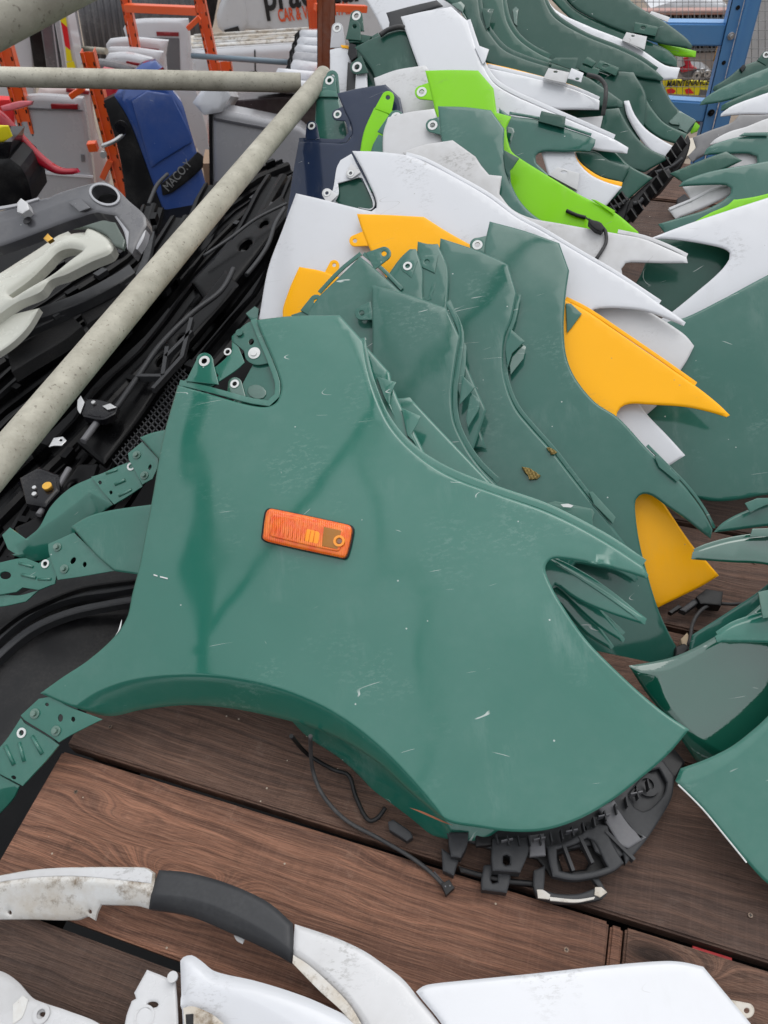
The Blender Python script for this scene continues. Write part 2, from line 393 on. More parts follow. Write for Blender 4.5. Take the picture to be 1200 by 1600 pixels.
GREEN = paint('green_paint', (.010, .135, .095), .095, .10, .7, (.34, .44, .41), haze=.015, cior=1.66, scuff=.16, chips=.7)
GREEN_D = paint('dusty_dimmed_green_paint', (.009, .100, .073), .075, .12, .7, (.30, .38, .35), haze=.012, cior=1.52, scuff=.14, chips=.7)  # besides dust: weaker reflection further down the row put into the base colour
GREEN_F = paint('weathered_green_paint', (.004, .056, .038), .14, .06, .6, (.25, .34, .31), cior=1.4)  # darkest copy: the far wings' loss of reflection put into the base colour
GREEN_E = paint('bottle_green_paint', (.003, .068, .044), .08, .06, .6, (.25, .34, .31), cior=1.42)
GREEN_G = paint('glossy_green_paint', (.003, .080, .050), .02, .02, .5, cior=2.0)
GREEN_I = paint('green_primer_inside', (.022, .13, .095), .35, .25, .2)
WHITE = paint('white_paint', (.63, .64, .67), .14, .12, .45, (.42, .41, .39), chips=.6, scuff=.32)
WHITE_D = paint('dirty_white_paint', (.58, .58, .59), .3, .55, .6, (.33, .31, .28), chips=.8, scuff=.5)
YELLOW = paint('yellow_paint', (.96, .44, .001), .22, .04, .5, (.6, .38, .1), coat=.35, cior=1.4, scuff=.3)
LIME = paint('lime_paint', (.21, .58, .004), .18, .06, .5, (.4, .48, .2), coat=.4, cior=1.4, scuff=.3)
NAVY = paint('navy_paint', (.006, .017, .050), .07, .03, .6, cior=1.4)
BLUE = paint('blue_paint', (.030, .075, .27), .10, .12, .5)
WIRE = metal('dull_wire', (.30, .30, .30), .5, .3)
SILVER = paint('silver_paint', (.40, .40, .42), .2, .25, .4)
GREYP = paint('dark_grey_paint', (.10, .10, .11), .2, .3, .3)
RED = paint('red_paint', (.45, .012, .03), .1, .15, .3)
BLACK = plastic('black_plastic', (.006, .006, .007), .45, .12)
BLACKG = plastic('black_gloss_plastic', (.006, .006, .008), .18, .14)
CHAR = plastic('charcoal_plastic', (.030, .031, .034), .48, .30, (.12, .12, .12))
for m_ in (BLACK, BLACKG): m_.node_tree.nodes['Principled BSDF'].inputs['Specular IOR Level'].default_value = .3
FOAM = plastic('black_foam', (.012, .012, .013), .9, .5, (.07, .065, .06), 1.0)
HEAP = plastic('heap_plastic', (.003, .003, .0035), .30, .06, (.08, .08, .08))
GREYPL = plastic('grey_plastic', (.13, .13, .14), .5, .3)
RUBBER = plastic('rubber', (.03, .03, .032), .6, .3)
ZINC = metal('zinc', (.62, .62, .62), .35, .3)
STEEL = metal('steel', (.35, .36, .38), .35, .4)
ORANGE = paint('orange_rack_paint', (.86, .11, .012), .35, .2, .4)
BROWNR = paint('rusty_orange_paint', (.33, .075, .02), .4, .35, .3)
RACKB = paint('blue_rack_paint', (.11, .31, .62), .3, .15, .5)
WASH = plastic('washer_white', (.72, .73, .72), .5, .1)
REDLENS = plastic('red_lens', (.22, .008, .012), .15, .05)
TAPE = plastic('beige_tape', (.45, .34, .22), .7, .3)
YELW = plastic('yellow_vinyl', (.82, .70, .01), .45, .1); REDV = plastic('red_vinyl', (.70, .015, .02), .45, .1)
TXT = plastic('black_print', (.012, .012, .014), .5, .05); TXTR = plastic('orange_print', (.72, .09, .02), .5, .05); TXTG = plastic('silver_print', (.22, .22, .22), .5, .05)
GLASSD = plastic('dark_glass', (.02, .022, .025), .06, .05)
LICHEN = plastic('dry_lichen', (.24, .17, .05), .9, .6, (.4, .3, .12), 1.0)
GOLD = metal('gold_bulb', (.8, .45, .08), .3, .1)

for m_ in (HEAP, CHAR): m_.node_tree.nodes['Principled BSDF'].inputs['Specular IOR Level'].default_value = .12 if m_ == HEAP else .35
def grimy_white(name):
    m, nt_, b = newmat(name); n = N(nt_); v = coords(n)
    n1 = n('TexNoise', {'Vector': v, 'Scale': 16.0, 'Detail': 10.0, 'Roughness': .75}).outputs[0]
    n2 = n('TexNoise', {'Vector': v, 'Scale': 5.0, 'Detail': 6.0, 'Roughness': .7}).outputs[0]
    c = n.mix(n.rng(n2, .4, .62), (.66, .66, .65), (.50, .44, .36)); c = n.mix(n.rng(n1, .52, .64), c, (.20, .15, .10))
    nt_.links.new(c, b.inputs['Base Color']); b.inputs['Roughness'].default_value = .75
    nt_.links.new(n('Bump', {'Height': n1, 'Strength': .6, 'Distance': .002}).outputs[0], b.inputs['Normal'])
    return m
GRIME = grimy_white('grime_over_white')
def concrete_pipe():
    m, nt_, b = newmat('weathered_galvanised_tube'); n = N(nt_); v = coords(n)
    n1 = n('TexNoise', {'Vector': v, 'Scale': 22.0, 'Detail': 9.0, 'Roughness': .7}).outputs[0]
    n2 = n('TexNoise', {'Vector': v, 'Scale': 6.0, 'Detail': 5.0}).outputs[0]
    n3 = n('TexNoise', {'Vector': v, 'Scale': 190.0, 'Detail': 3.0}).outputs[0]
    c = n.mix(n.rng(n1, .35, .65), (.34, .32, .26), (.50, .475, .395)); c = n.mix(n.rng(n2, .56, .72, 0, .7), c, (.60, .58, .50)); c = n.mix(n.rng(n3, .62, .72, 0, .75), c, (.13, .11, .085))
    nt_.links.new(c, b.inputs['Base Color']); b.inputs['Roughness'].default_value = .62; b.inputs['Metallic'].default_value = .12
    h = n.math('ADD', n1, n.math('MULTIPLY', n3, .4))
    nt_.links.new(n('Bump', {'Height': h, 'Strength': .5, 'Distance': .0015}).outputs[0], b.inputs['Normal'])
    return m
PIPE = concrete_pipe()
def wood():
    m, nt_, b = newmat('stained_scaffold_board'); n = N(nt_)
    tc = n('TexCoord'); oi = n('ObjectInfo'); sx = n('SeparateXYZ', {0: tc.outputs['Object']})
    rnd = n.math('MULTIPLY', oi.outputs['Random'], 91.0)
    x = n.math('ADD', sx.outputs[0], rnd); y = sx.outputs[1]; z = sx.outputs[2]
    kv = n('CombineXYZ', {0: n.math('MULTIPLY', x, 2.1), 1: n.math('MULTIPLY', y, 7.0), 2: rnd})
    vor = n('TexVoronoi', {'Vector': kv.outputs[0], 'Scale': 1.0, 'Randomness': 1.0}); kd = vor.outputs['Distance']
    knot = n.math('POWER', n.rng(kd, 0, .42, 1, 0), 2.2)
    wv = n('TexNoise', {'Vector': n('CombineXYZ', {0: n.math('MULTIPLY', x, 1.6), 1: n.math('MULTIPLY', y, 5.0), 2: z}).outputs[0], 'Scale': 1.0, 'Detail': 3.0}).outputs[0]
    g = n.math('ADD', n.math('MULTIPLY', y, 120.0), n.math('ADD', n.math('MULTIPLY', wv, 16.0), n.math('MULTIPLY', knot, 14.0)))
    gv = n('CombineXYZ', {0: n.math('MULTIPLY', x, .7), 1: g, 2: n.math('MULTIPLY', z, 40.0)}).outputs[0]
    g1 = n('TexNoise', {'Vector': gv, 'Scale': 1.0, 'Detail': 2.5, 'Roughness': .6}).outputs[0]
    gf = n('CombineXYZ', {0: n.math('MULTIPLY', x, 9.0), 1: n.math('MULTIPLY', g, 7.0), 2: z}).outputs[0]
    g2 = n('TexNoise', {'Vector': gf, 'Scale': 1.0, 'Detail': 3.0}).outputs[0]
    rings = n.rng(g1, .34, .68)
    saw = n('TexNoise', {'Vector': n('CombineXYZ', {0: n.math('MULTIPLY', x, 260.0), 1: n.math('MULTIPLY', y, 6.0), 2: z}).outputs[0], 'Scale': 1.0, 'Detail': 2.0}).outputs[0]
    big = n('TexNoise', {'Vector': n('CombineXYZ', {0: n.math('MULTIPLY', x, 1.3), 1: n.math('MULTIPLY', y, 2.5), 2: rnd}).outputs[0], 'Scale': 1.0, 'Detail': 4.0}).outputs[0]
    c = n.mix(rings, (.056, .028, .019), (.205, .112, .075))
    c = n.mix(n.rng(g2, .40, .62, 0, .65), c, (.050, .027, .019))
    fib = n('TexNoise', {'Vector': n('CombineXYZ', {0: n.math('MULTIPLY', x, 14.0), 1: n.math('MULTIPLY', y, 620.0), 2: z}).outputs[0], 'Scale': 1.0, 'Detail': 4.0, 'Roughness': .7}).outputs[0]
    c = n.mix(n.rng(fib, .48, .72, 0, .6), c, (.23, .15, .11)); c = n.mix(n.rng(fib, .50, .34, 0, .4), c, (.030, .017, .012))
    spl = n('TexNoise', {'Vector': tc.outputs['Object'], 'Scale': 14.0, 'Detail': 9.0, 'Roughness': .75}).outputs[0]
    c = n.mix(n.rng(spl, .56, .70, 0, .55), c, (.028, .019, .016)); c = n.mix(n.rng(spl, .42, .30, 0, .35), c, (.26, .19, .15))
    c = n.mix(n.rng(big, .36, .64), n.mix(.55, c, (.046, .030, .025)), c)
    c = n.mix(n.math('MULTIPLY', n.rng(saw, .5, .75), .12), c, (.21, .13, .10))
    c = n.mix(n.math('MULTIPLY', n.rng(kd, .05, .11, 1, 0), .85), c, (.018, .009, .006))
    tone = n('Attribute'); tone.attribute_name = 'tone'; tone.attribute_type = 'OBJECT'
    c = n.mix(tone.outputs['Fac'], c, n('VectorMath', {0: c, 1: (2.1, 1.72, 1.5)}, operation='MULTIPLY').outputs[0])
    fl = n('TexVoronoi', {'Vector': tc.outputs['Object'], 'Scale': 55.0}); fw = n('TexWhiteNoise', {'Vector': fl.outputs['Position']}).outputs['Value']
    c = n.mix(n.math('MULTIPLY', n.math('LESS_THAN', fl.outputs['Distance'], .09), n.math('LESS_THAN', fw, .10)), c, (.45, .38, .30))
    nt_.links.new(c, b.inputs['Base Color']); nt_.links.new(n.rng(spl, .3, .7, .55, .85), b.inputs['Roughness'])
    h = n.math('ADD', g1, n.math('MULTIPLY', g2, .5)); h = n.math('ADD', h, n.math('MULTIPLY', fib, .8))
    nt_.links.new(n('Bump', {'Height': h, 'Strength': .9, 'Distance': .003}).outputs[0], b.inputs['Normal'])
    return m
WOOD = wood()
def concrete():
    m, nt_, b = newmat('yard_concrete'); n = N(nt_); v = n('TexCoord').outputs['Object']
    n1 = n('TexNoise', {'Vector': v, 'Scale': .7, 'Detail': 9.0, 'Roughness': .7}).outputs[0]; n2 = n('TexNoise', {'Vector': v, 'Scale': 14.0, 'Detail': 6.0}).outputs[0]
    c = n.mix(n.rng(n1, .35, .65), (.20, .155, .12), (.34, .28, .22)); c = n.mix(n.rng(n2, .55, .75, 0, .5), c, (.1, .085, .07))
    nt_.links.new(c, b.inputs['Base Color']); b.inputs['Roughness'].default_value = .9
    nt_.links.new(n('Bump', {'Height': n2, 'Strength': .4, 'Distance': .01}).outputs[0], b.inputs['Normal'])
    return m
CONC = concrete()
def lens_mat():
    m, nt_, b = newmat('amber_lens'); n = N(nt_); tc = n('TexCoord').outputs['Object']
    wv = n('TexWave', {'Vector': tc, 'Scale': 95.0, 'Distortion': .3}, bands_direction='X').outputs['Fac']
    n1 = n('TexNoise', {'Vector': tc, 'Scale': 60.0, 'Detail': 3.0}).outputs[0]
    c = n.mix(n.rng(n1, .35, .65), (.92, .11, .004), (1.0, .22, .010))
    nt_.links.new(c, b.inputs['Base Color']); b.inputs['Roughness'].default_value = .12
    b.inputs['Transmission Weight'].default_value = .12; b.inputs['IOR'].default_value = 1.45; b.inputs['Coat Weight'].default_value = .6
    nt_.links.new(n('Bump', {'Height': wv, 'Strength': .5, 'Distance': .0012}).outputs[0], b.inputs['Normal'])
    return m
AMBER = lens_mat()
AMBERI = plastic('amber_reflector', (.95, .33, .03), .3, .05)
# ------------------------------------------------------------------ ground, deck, rails
GZ = -4.0
g = mesh('yard_ground', [(-60, -20, GZ), (60, -20, GZ), (60, 120, GZ), (-60, 120, GZ)], [(0, 1, 2, 3)], CONC); tag(g, kind='structure')
dk = bpy.data.objects.new('deck', None); link(dk); dk.location = D0; dk.rotation_euler = (0, 0, math.atan2(DE.y, DE.x)); tag(dk, kind='structure')
def board(a0, a1, b0, b1, tone, th=.04, z=0.0):
    bm = bmesh.new(); nx = max(2, int((a1-a0)/.12)); 
    bmesh.ops.create_cube(bm, size=1)
    for v in bm.verts: v.co = Vector(((a0 if v.co.x < 0 else a1), (b0 if v.co.y < 0 else b1), (z-th if v.co.z < 0 else z)))
    bmesh.ops.bevel(bm, geom=bm.edges[:], offset=.0035, segments=2, affect='EDGES')
    me = bpy.data.meshes.new('plank'); bm.to_mesh(me); bm.free(); me.materials.append(WOOD)
    me.transform(Matrix.Translation((-a0, -(b0+b1)/2, 0)))
    o = link(bpy.data.objects.new('plank', me)); o.parent = dk; o.location = (a0, (b0+b1)/2, 0); o['tone'] = tone
    return o
board(0, .945, -.236, -.006, .85); board(.948, .966, -.236, -.008, .9, .03, -.002); board(.969, 2.4, -.235, -.006, .15)
board(.0, 2.4, -.482, -.249, .0); board(0, 2.4, -.72, -.494, .1); board(0, 2.4, -.96, -.736, .2)
for k in range(9):
    b0 = .006+.262*k; board(.0, 2.4, b0, b0+.252, random.uniform(0, .3), z=random.uniform(-.003, 0))
plastic_screw = metal('rusty_screw', (.16, .11, .08), .5, .5)
for pk_, bs_ in [(o, 0) for o in bpy.data.objects if o.parent == dk]:
    xs = [v.co.x for v in pk_.data.vertices]; ys = [v.co.y for v in pk_.data.vertices]
    if max(xs) < .1: continue
    for fx_ in (.055, 1.15, max(xs)-.05):
        for fy_ in (-.07, .07):
            if fx_ > max(xs)-.02: continue
            c_ = dk.matrix_basis @ (pk_.location+Vector((fx_+random.uniform(-.008, .008), fy_+random.uniform(-.012, .012), .0005)))
            s_ = tube('screw', [c_-Vector((0, 0, .002)), c_], .0036, plastic_screw, None, 12, smooth_path=False)
            s_.parent = pk_; bpy.context.view_layer.update(); s_.matrix_parent_inverse = pk_.matrix_world.inverted()
            cr_s = boxes('screw_recess', [(c_-DE*.0024-DN*.0005, DE*.0048, DN*.001, Vector((0, 0, .0003))), (c_-DN*.0024-DE*.0005, DN*.0048, DE*.001, Vector((0, 0, .0004)))], BLACK, None)
            s_.data.materials.append(BLACK); bm_ = bmesh.new(); bm_.from_mesh(s_.data); n0 = len(bm_.faces); off_ = cr_s.location-s_.location; cr_s.data.transform(Matrix.Translation(off_)); bm_.from_mesh(cr_s.data); bm_.faces.ensure_lookup_table()
            for f_ in bm_.faces[n0:]: f_.material_index = 1
            bm_.to_mesh(s_.data); bm_.free(); bpy.data.objects.remove(cr_s)
# bearers under the boards and the steel frame that carries them
t = thing('deck_frame', deck(0, 0, -.1), 'dark steel frame carrying the brown timber boards', 'frame')
boxes('side_beam', [bar(deck(.06, -1.1, -.10), deck(.06, 2.6, -.10), .05, .1)], BLACK, t)
boxes('side_beam', [bar(deck(2.3, -1.1, -.10), deck(2.3, 2.6, -.10), .05, .1)], BLACK, t)
for b in (-.9, .2, 1.3, 2.4): boxes('cross_beam', [bar(deck(.09, b, -.11), deck(2.27, b, -.11), .05, .1)], BLACK, t)
for a, b in ((.06, -1.0), (2.3, -1.0), (.06, 2.55), (2.3, 2.55)): boxes('leg', [bar(deck(a, b, -.16), deck(a, b, GZ), .09, .09, Vector((0, 1, 0)))], BLACK, t)
rs = boxes('warning_strip', [bar(deck(1.07, .0, -.028), deck(1.125, .0, -.028), .005, .004)], REDV); tag(rs, 'short red strip showing in the gap between the lower boards', 'strip')
def pxtube(name, pts, r, mat, parent=None, seg=24, **k):
    """pts: (px, py, distance along the optical axis)"""
    return tube(name, [EYE+ray(x, y)*d for x, y, d in pts], r, mat, parent, seg, smooth_path=False, **k)
a0 = EYE+ray(0, 722)*1.0; a1 = EYE+ray(496, 130)*1.97; d = (a1-a0).normalized()
o = tube('guard_rail_tube', [a0-d*1.3, a1+d*.06], .0242, PIPE, None, 48, smooth_path=False); tag(o, 'long weathered scaffold tube crossing diagonally over the black bumpers', 'scaffold tube', 'scaffold tubes')
b1 = a1; b0 = EYE+ray(0, 120)*1.93; d2 = (b1-b0).normalized()
o = tube('guard_rail_tube', [b0-d2*1.2+Vector((0, 0, -.0)), b1-d2*.045], .0235, PIPE, None, 48, smooth_path=False); tag(o, 'horizontal weathered scaffold tube in front of the orange rack', 'scaffold tube', 'scaffold tubes')
c0 = EYE+ray(-60, 60)*.735; c1 = EYE+ray(119, -34)*.78; d = (c1-c0).normalized()
o = tube('guard_rail_tube', [c0-d*.7, c1+d*1.5], .0242, PIPE, None, 48, smooth_path=False); tag(o, 'close thick scaffold tube across the upper left corner', 'scaffold tube', 'scaffold tubes')

# ------------------------------------------------------------------ background left
def slab(name, pl, pts, mat, parent=None, th=.1, off=0.0, roll=.01, **k): return sheet(name, pl, pts, mat, parent, off, th, roll, k.pop('grid', .08), step=k.pop('step', 14), **k)
def one(name, pl, pts, mat, label, cat, group=None, th=.1, **k):
    o = slab(name, pl, pts, mat, None, th, **k); tag(o, label, cat, group); return o
# yard building and van
pw = wall(12.5); c = pw.at(300, 60)
bx = thing('rental_van', pw.at(470, 60), 'white rental van with black and orange lettering on its side', 'van')
slab('body', pw, [(352, -70), (700, -90), (715, 70), (430, 72), (425, 50), (345, 45), (338, 30), (345, 5)], WHITE, bx, 2.0, roll=.05)
slab('cab', pw, [(338, 26), (343, 8), (358, -20), (378, -45), (390, 40), (376, 58), (352, 56), (340, 44)], WHITE, bx, .25, off=.03, roll=.08)
slab('side_window', pw, [(350, 47), (372, 41), (376, 52), (352, 54)], GLASSD, bx, .01, off=.05, roll=0)
slab('wheel_arch', pw, [(318, -30), (345, -30), (338, 10), (332, 44), (318, 40)], BLACK, bx, .3, off=-.02)
def text(name, body, pl, px, py, size, mat, parent, off=.01, slant=None, rot=0.0, bold=0.0, align='LEFT', sx=1.0, fit=None):
    """flat lettering built as a thin mesh on the plane; size in metres"""
    cu = bpy.data.curves.new(name, 'FONT'); cu.body = body; cu.size = size; cu.extrude = .0008; cu.offset = bold; cu.align_x = align; cu.resolution_u = 4
    if slant: cu.shear = slant
    to = bpy.data.objects.new(name, cu); link(to); bpy.context.view_layer.update()
    me = bpy.data.meshes.new_from_object(to.evaluated_get(bpy.context.evaluated_depsgraph_get())); bpy.data.objects.remove(to)
    o = link(bpy.data.objects.new(name, me)); me.materials.clear(); me.materials.append(mat)
    if fit: sx = (pl.at(px+fit, py, off)-pl.at(px, py, off)).length/max(v.co.x for v in me.vertices)
    a, b = pl.hit(px, py, off); p = pl.pos(a, b, off)
    mrot = Matrix((pl.u, pl.v, pl.n)).transposed().to_4x4() @ Matrix.Rotation(rot, 4, 'Z') @ Matrix.Diagonal((sx, 1, 1, 1))
    mrot.translation = p - (parent_base(parent) if parent else Vector((0, 0, 0)))
    if parent: me.transform(mrot); o.parent = parent
    else: o.matrix_world = mrot
    return o
text('lettering', 'practical', pw, 413, 16, .56, TXT, bx, .02, bold=.012, rot=math.radians(1.5), fit=148)
text('lettering', 'CAR & VAN RENTAL', pw, 436, 34, .23, TXTR, bx, .02, bold=.006, rot=math.radians(2.0), fit=113)
# corrugated hoarding
pc = wall(9.5)
def corrugated(name, px, dirpx, label, mat, pitch=.075):
    p = [pc.hit(*q) for q in px]; A = [Vector((a, b, 0)) for a, b in p]
    t = mesh_corr(name, pc, A, mat, pitch); tag(t, label, 'metal sheet', 'corrugated sheets'); return t
def mesh_corr(name, pl, A, mat, pitch):
    n = int((A[1]-A[0]).length/pitch*8); v, f = [], []
    for i in range(n+1):
        t = i/n; w = .016*math.sin(t*(A[1]-A[0]).length/pitch*2*math.pi)
        for q, (c0_, c1_) in enumerate(((A[0], A[1]), (A[3], A[2]))):
            c_ = c0_.lerp(c1_, t); v += [pl.pos(c_.x, c_.y, w), pl.pos(c_.x, c_.y, w-.003)]
    for i in range(n):
        k = i*4; f += [(k, k+4, k+6, k+2), (k+1, k+3, k+7, k+5), (k, k+1, k+5, k+4), (k+2, k+6, k+7, k+3)]
    return mesh(name, v, f, mat, None, True)
corrugated('corrugated_sheet', [(112, -40), (182, -60), (205, 110), (140, 120)], 0, 'grey corrugated sheet with upright ribs behind the tailgates', GREYP)
corrugated('corrugated_sheet', [(208, 110), (172, -60), (300, -80), (325, 90)][1:]+[(208, 110)], 0, 'grey corrugated sheet seen between the orange uprights', GREYP, .11)
# van side at the far left with stacked doors
pd = wall(6.2)
one('door_panel', pd, [(-60, 60), (46, 30), (52, 108), (58, 320), (-60, 330)], WHITE, 'large plain white door panel at the left edge behind the orange rack', 'door', th=.06)
one('door_panel', wall(6.1), [(40, 20), (64, 20), (78, 118), (55, 118)], BLACK, 'black door edge beside the large white door panel', 'door', th=.3)
dt = thing('vehicle_door', wall(6.0).at(85, 110), 'dark grey door with a pale bright trim line standing on edge', 'door')
slab('panel', wall(6.0), [(60, 20), (84, 18), (97, 116), (74, 116)], GREYP, dt, .25); slab('trim', wall(5.98), [(79, 20), (81.5, 20), (93.5, 114), (91, 114)], SILVER, dt, .02, roll=0)
one('vehicle_door', wall(5.95), [(83, 24), (97, 22), (106, 80), (108, 112), (99, 114)], SILVER, 'pale grey door leaning next to the yellow and red chevrons', 'door', th=.2)
ch = thing('chevron_door', wall(5.9).at(105, 108), 'white door edge with yellow and red chevron strips', 'door')
slab('panel', wall(5.92), [(90, 16), (103, 14), (122, 110), (104, 112)], WHITE, ch, .2)
for q, m_ in (([(91, 22), (101, 18), (105, 42), (95, 34)], YELW), ([(95, 34), (105, 43), (110, 78), (102, 72)], REDV), ([(102, 73), (110, 79), (113, 96), (104, 96)], YELW), ([(104, 98), (115, 96), (119, 109), (105, 109)], YELW)):
    slab('chevron', wall(5.9), q, m_, ch, .004, roll=0)
one('door_frame', wall(6.3), [(100, 10), (112, 8), (128, 100), (118, 104)], GREYP, 'narrow dark door frame between the chevrons and the corrugated sheet', 'door frame', th=.12)
# white tailgates in a row
def tailgate(y, pts, mat, label, lens=None, win=None, th=.05, group='tailgates in the orange rack', winmat=None):
    pl = wall(y, 0, .12); t = thing('tailgate', pl.at(sum(p[0] for p in pts)/len(pts), max(p[1] for p in pts)), label, 'tailgate', group)
    slab('panel', pl, pts, mat, t, th, roll=.03, grid=.05)
    if win: slab('window', pl, win, winmat or GLASSD, t, .01, off=.006, roll=0)
    if lens: slab('brake_light', pl, lens, REDLENS, t, .02, off=.016, roll=.004)
    return t
tailgate(7.4, [(192, 45), (198, 34), (225, 31), (293, 31), (296, 55), (303, 125), (318, 230), (240, 250), (215, 120)], WHITE, 'rearmost white tailgate, the tallest, with grey window', [(244, 50), (279, 51), (279, 57), (245, 56)], [(200, 58), (280, 60), (282, 125), (262, 125)], winmat=GREYPL)
tailgate(6.9, [(165, 70), (170, 63), (200, 60), (262, 65), (258, 90), (262, 150), (250, 200), (190, 200)], WHITE, 'second white tailgate from the back with slim red light', [(216, 74), (248, 77), (248, 82), (216, 79)])
tailgate(6.5, [(164, 82), (170, 76), (200, 76), (254, 83), (252, 95), (240, 150), (180, 150)], WHITE, 'third white tailgate from the back with a dark slot', None, [(211, 86), (238, 90), (238, 93), (211, 89)])
tailgate(6.1, [(163, 94), (168, 86), (195, 84), (236, 93), (240, 100), (225, 150), (175, 150)], WHITE, 'front white tailgate with wide red light', [(197, 96), (221, 100), (221, 105), (197, 101)])
tailgate(5.8, [(145, 102), (152, 95), (175, 98), (212, 107), (205, 160), (160, 160)], GREYP, 'dark grey tailgate in front of the white ones')
tailgate(5.6, [(148, 115), (160, 108), (188, 114), (184, 180), (165, 200), (150, 160)], RED, 'red tailgate mostly hidden behind the horizontal tube', [(160, 110), (187, 114), (187, 118), (160, 115)])
tailgate(5.5, [(56, 150), (60, 140), (100, 137), (138, 143), (148, 210), (170, 270), (160, 330), (60, 330)], paint('pinkish_white_paint', (.62, .52, .50), .15, .1), 'pinkish white tailgate behind the silver door', [(103, 139), (138, 143), (138, 148), (103, 144)])
sv = tailgate(5.1, [(27, 165), (31, 153), (60, 150), (128, 155), (133, 180), (141, 240), (146, 285), (150, 360), (40, 360), (28, 220)], SILVER, 'silver van door with red brake light and bright lower trim', [(79, 163), (121, 164), (121, 171), (80, 170)])
pl5 = wall(5.1, 0, .12)
slab('trim', pl5, [(36, 168), (128, 172), (130, 174), (36, 171)], GREYP, sv, .008, off=.01, roll=0)
slab('trim', pl5, [(35, 252), (60, 266), (145, 275), (145, 278.5), (58, 270), (35, 257)], WHITE, sv, .01, off=.012, roll=0)
slab('lock', pl5, [(126, 242), (131, 242), (132, 252), (127, 253)], GREYPL, sv, .01, off=.01, roll=.003)
# blue tailgate
pb = wall(4.75, math.radians(12), .25)
bt = thing('tailgate', pb.at(260, 330), 'blue tailgate with black handle strip and grey lettering', 'tailgate')
slab('panel', pb, [(178, 150), (200, 122), (222, 100), (243, 95), (256, 108), (262, 124), (272, 145), (284, 160), (296, 200), (308, 240), (322, 290), (330, 335), (262, 345), (240, 290), (222, 240), (200, 185)], BLUE, bt, .12, roll=.03,
     creases=[([(200, 160), (224, 145), (262, 132)], [(150, 180), (200, 160), (224, 145), (262, 132), (280, 80), (150, 80)], .35)])
slab('brake_light', pb, [(239, 113), (255, 105), (258, 112), (243, 121)], REDLENS, bt, .015, off=.013, roll=.003)
slab('upper_window', pb, [(206, 158), (230, 142), (268, 148), (296, 205), (300, 222), (236, 262)], BLUE, bt, .012, off=.012, roll=.008)
pb2 = Plane(pb.o, pb.n, pb.u)
slab('handle_strip', pb, [(251, 288), (297, 250), (309, 238), (318, 245), (317, 262), (302, 276), (268, 302), (254, 306)], BLACK, bt, .02, off=.02, roll=.008)
text('lettering', 'MACO.Y', pb, 263, 300, .066, TXTG, bt, .032, bold=.000, rot=math.radians(38), sx=.85)
inn = slab('inner_trim', pb, [(162, 158), (178, 150), (200, 185), (222, 240), (240, 290), (262, 345), (200, 345), (188, 250)], BLACK, bt, .14, off=-.01)
h0 = pb.at(192, 202, .05); 
tube('hinge_arm', [pb.at(160, 228, .03), pb.at(176, 222, .06), pb.at(190, 212, .06), pb.at(196, 200, .05)], .012, ZINC, bt, 8); disc('hinge_cap', pb, 190, 198, .035, .03, BLACKG, bt, .04)
disc('gas_strut_end', pb, 162, 240, .018, .04, ZINC, bt, .02)
# grey door right of the blue tailgate, behind the tube
pg = wall(4.6, 0, .15)
gd = thing('vehicle_door', pg.at(380, 330), 'grey van door with a dark side seal, standing beside the blue tailgate', 'door')
slab('panel', pg, [(331, 174), (338, 172), (440, 192), (470, 200), (520, 250), (520, 420), (334, 420), (332, 300)], SILVER, gd, .14, roll=.03)
slab('trim', pg, [(334, 184), (440, 204), (440, 208), (334, 188)], GREYP, gd, .01, off=.01, roll=0)
slab('seal', pg, [(326, 176), (331, 174), (334, 420), (329, 420)], BLACK, gd, .1, roll=0)
one('door_panel', wall(4.9), [(362, 158), (440, 152), (520, 158), (520, 260), (440, 195), (366, 176)], paint('maroon_dark_paint', (.05, .035, .04), .2, .3), 'dark brown door panel lying behind the grey door', 'door', th=.1)
one('vehicle_door', wall(5.4), [(270, 140), (305, 140), (322, 200), (330, 262), (318, 260), (296, 200)], WHITE, 'narrow white door behind the blue tailgate', 'door', th=.12)
bs = plastic('brown_cardboard', (.32, .22, .15), .8, .3); one('timber_bearer', wall(5.0), [(316, 256), (331, 256), (331, 330), (326, 330)], bs, 'pale brown timber beside the grey door seal', 'timber', th=.2)
# white van with dirty roof
pv = wall(8.2); vt = thing('parked_van', pv.at(420, 150), 'white van with a dirty ribbed roof parked below the lettered van', 'van')
slab('side', pv, [(296, 82), (505, 68), (512, 200), (300, 200)], WHITE, vt, .28, roll=.06)
rz = pv.at(400, 76).z
rf = mesh('roof', [pv.at(292, 84)+Vector((0, .05, 0)), pv.at(512, 70)+Vector((0, .05, 0)), pv.at(512, 70)+Vector((0, .36, .04)), pv.at(292, 84)+Vector((0, .36, .04)), pv.at(292, 84)+Vector((0, .0, -.1)), pv.at(512, 70)+Vector((0, .0, -.1))], [(0, 1, 2, 3), (4, 5, 1, 0)], GRIME, vt)
for k in range(4):
    q = .06+.09*k; A_ = pv.at(300, 84)+Vector((0, q, .03+.07*q)); B_ = pv.at(505, 71)+Vector((0, q, .03+.07*q)); tube('roof_rib', [A_, B_], .010, GRIME, vt, 8, smooth_path=False)
slab('panel_gap', pv, [(397, 78), (399, 78), (402, 190), (400, 190)], BLACK, vt, .01, off=.004, roll=0)
slab('side_window', pv, [(355, 114), (402, 111), (404, 128), (357, 135)], BLACKG, vt, .01, off=.006, roll=.004)
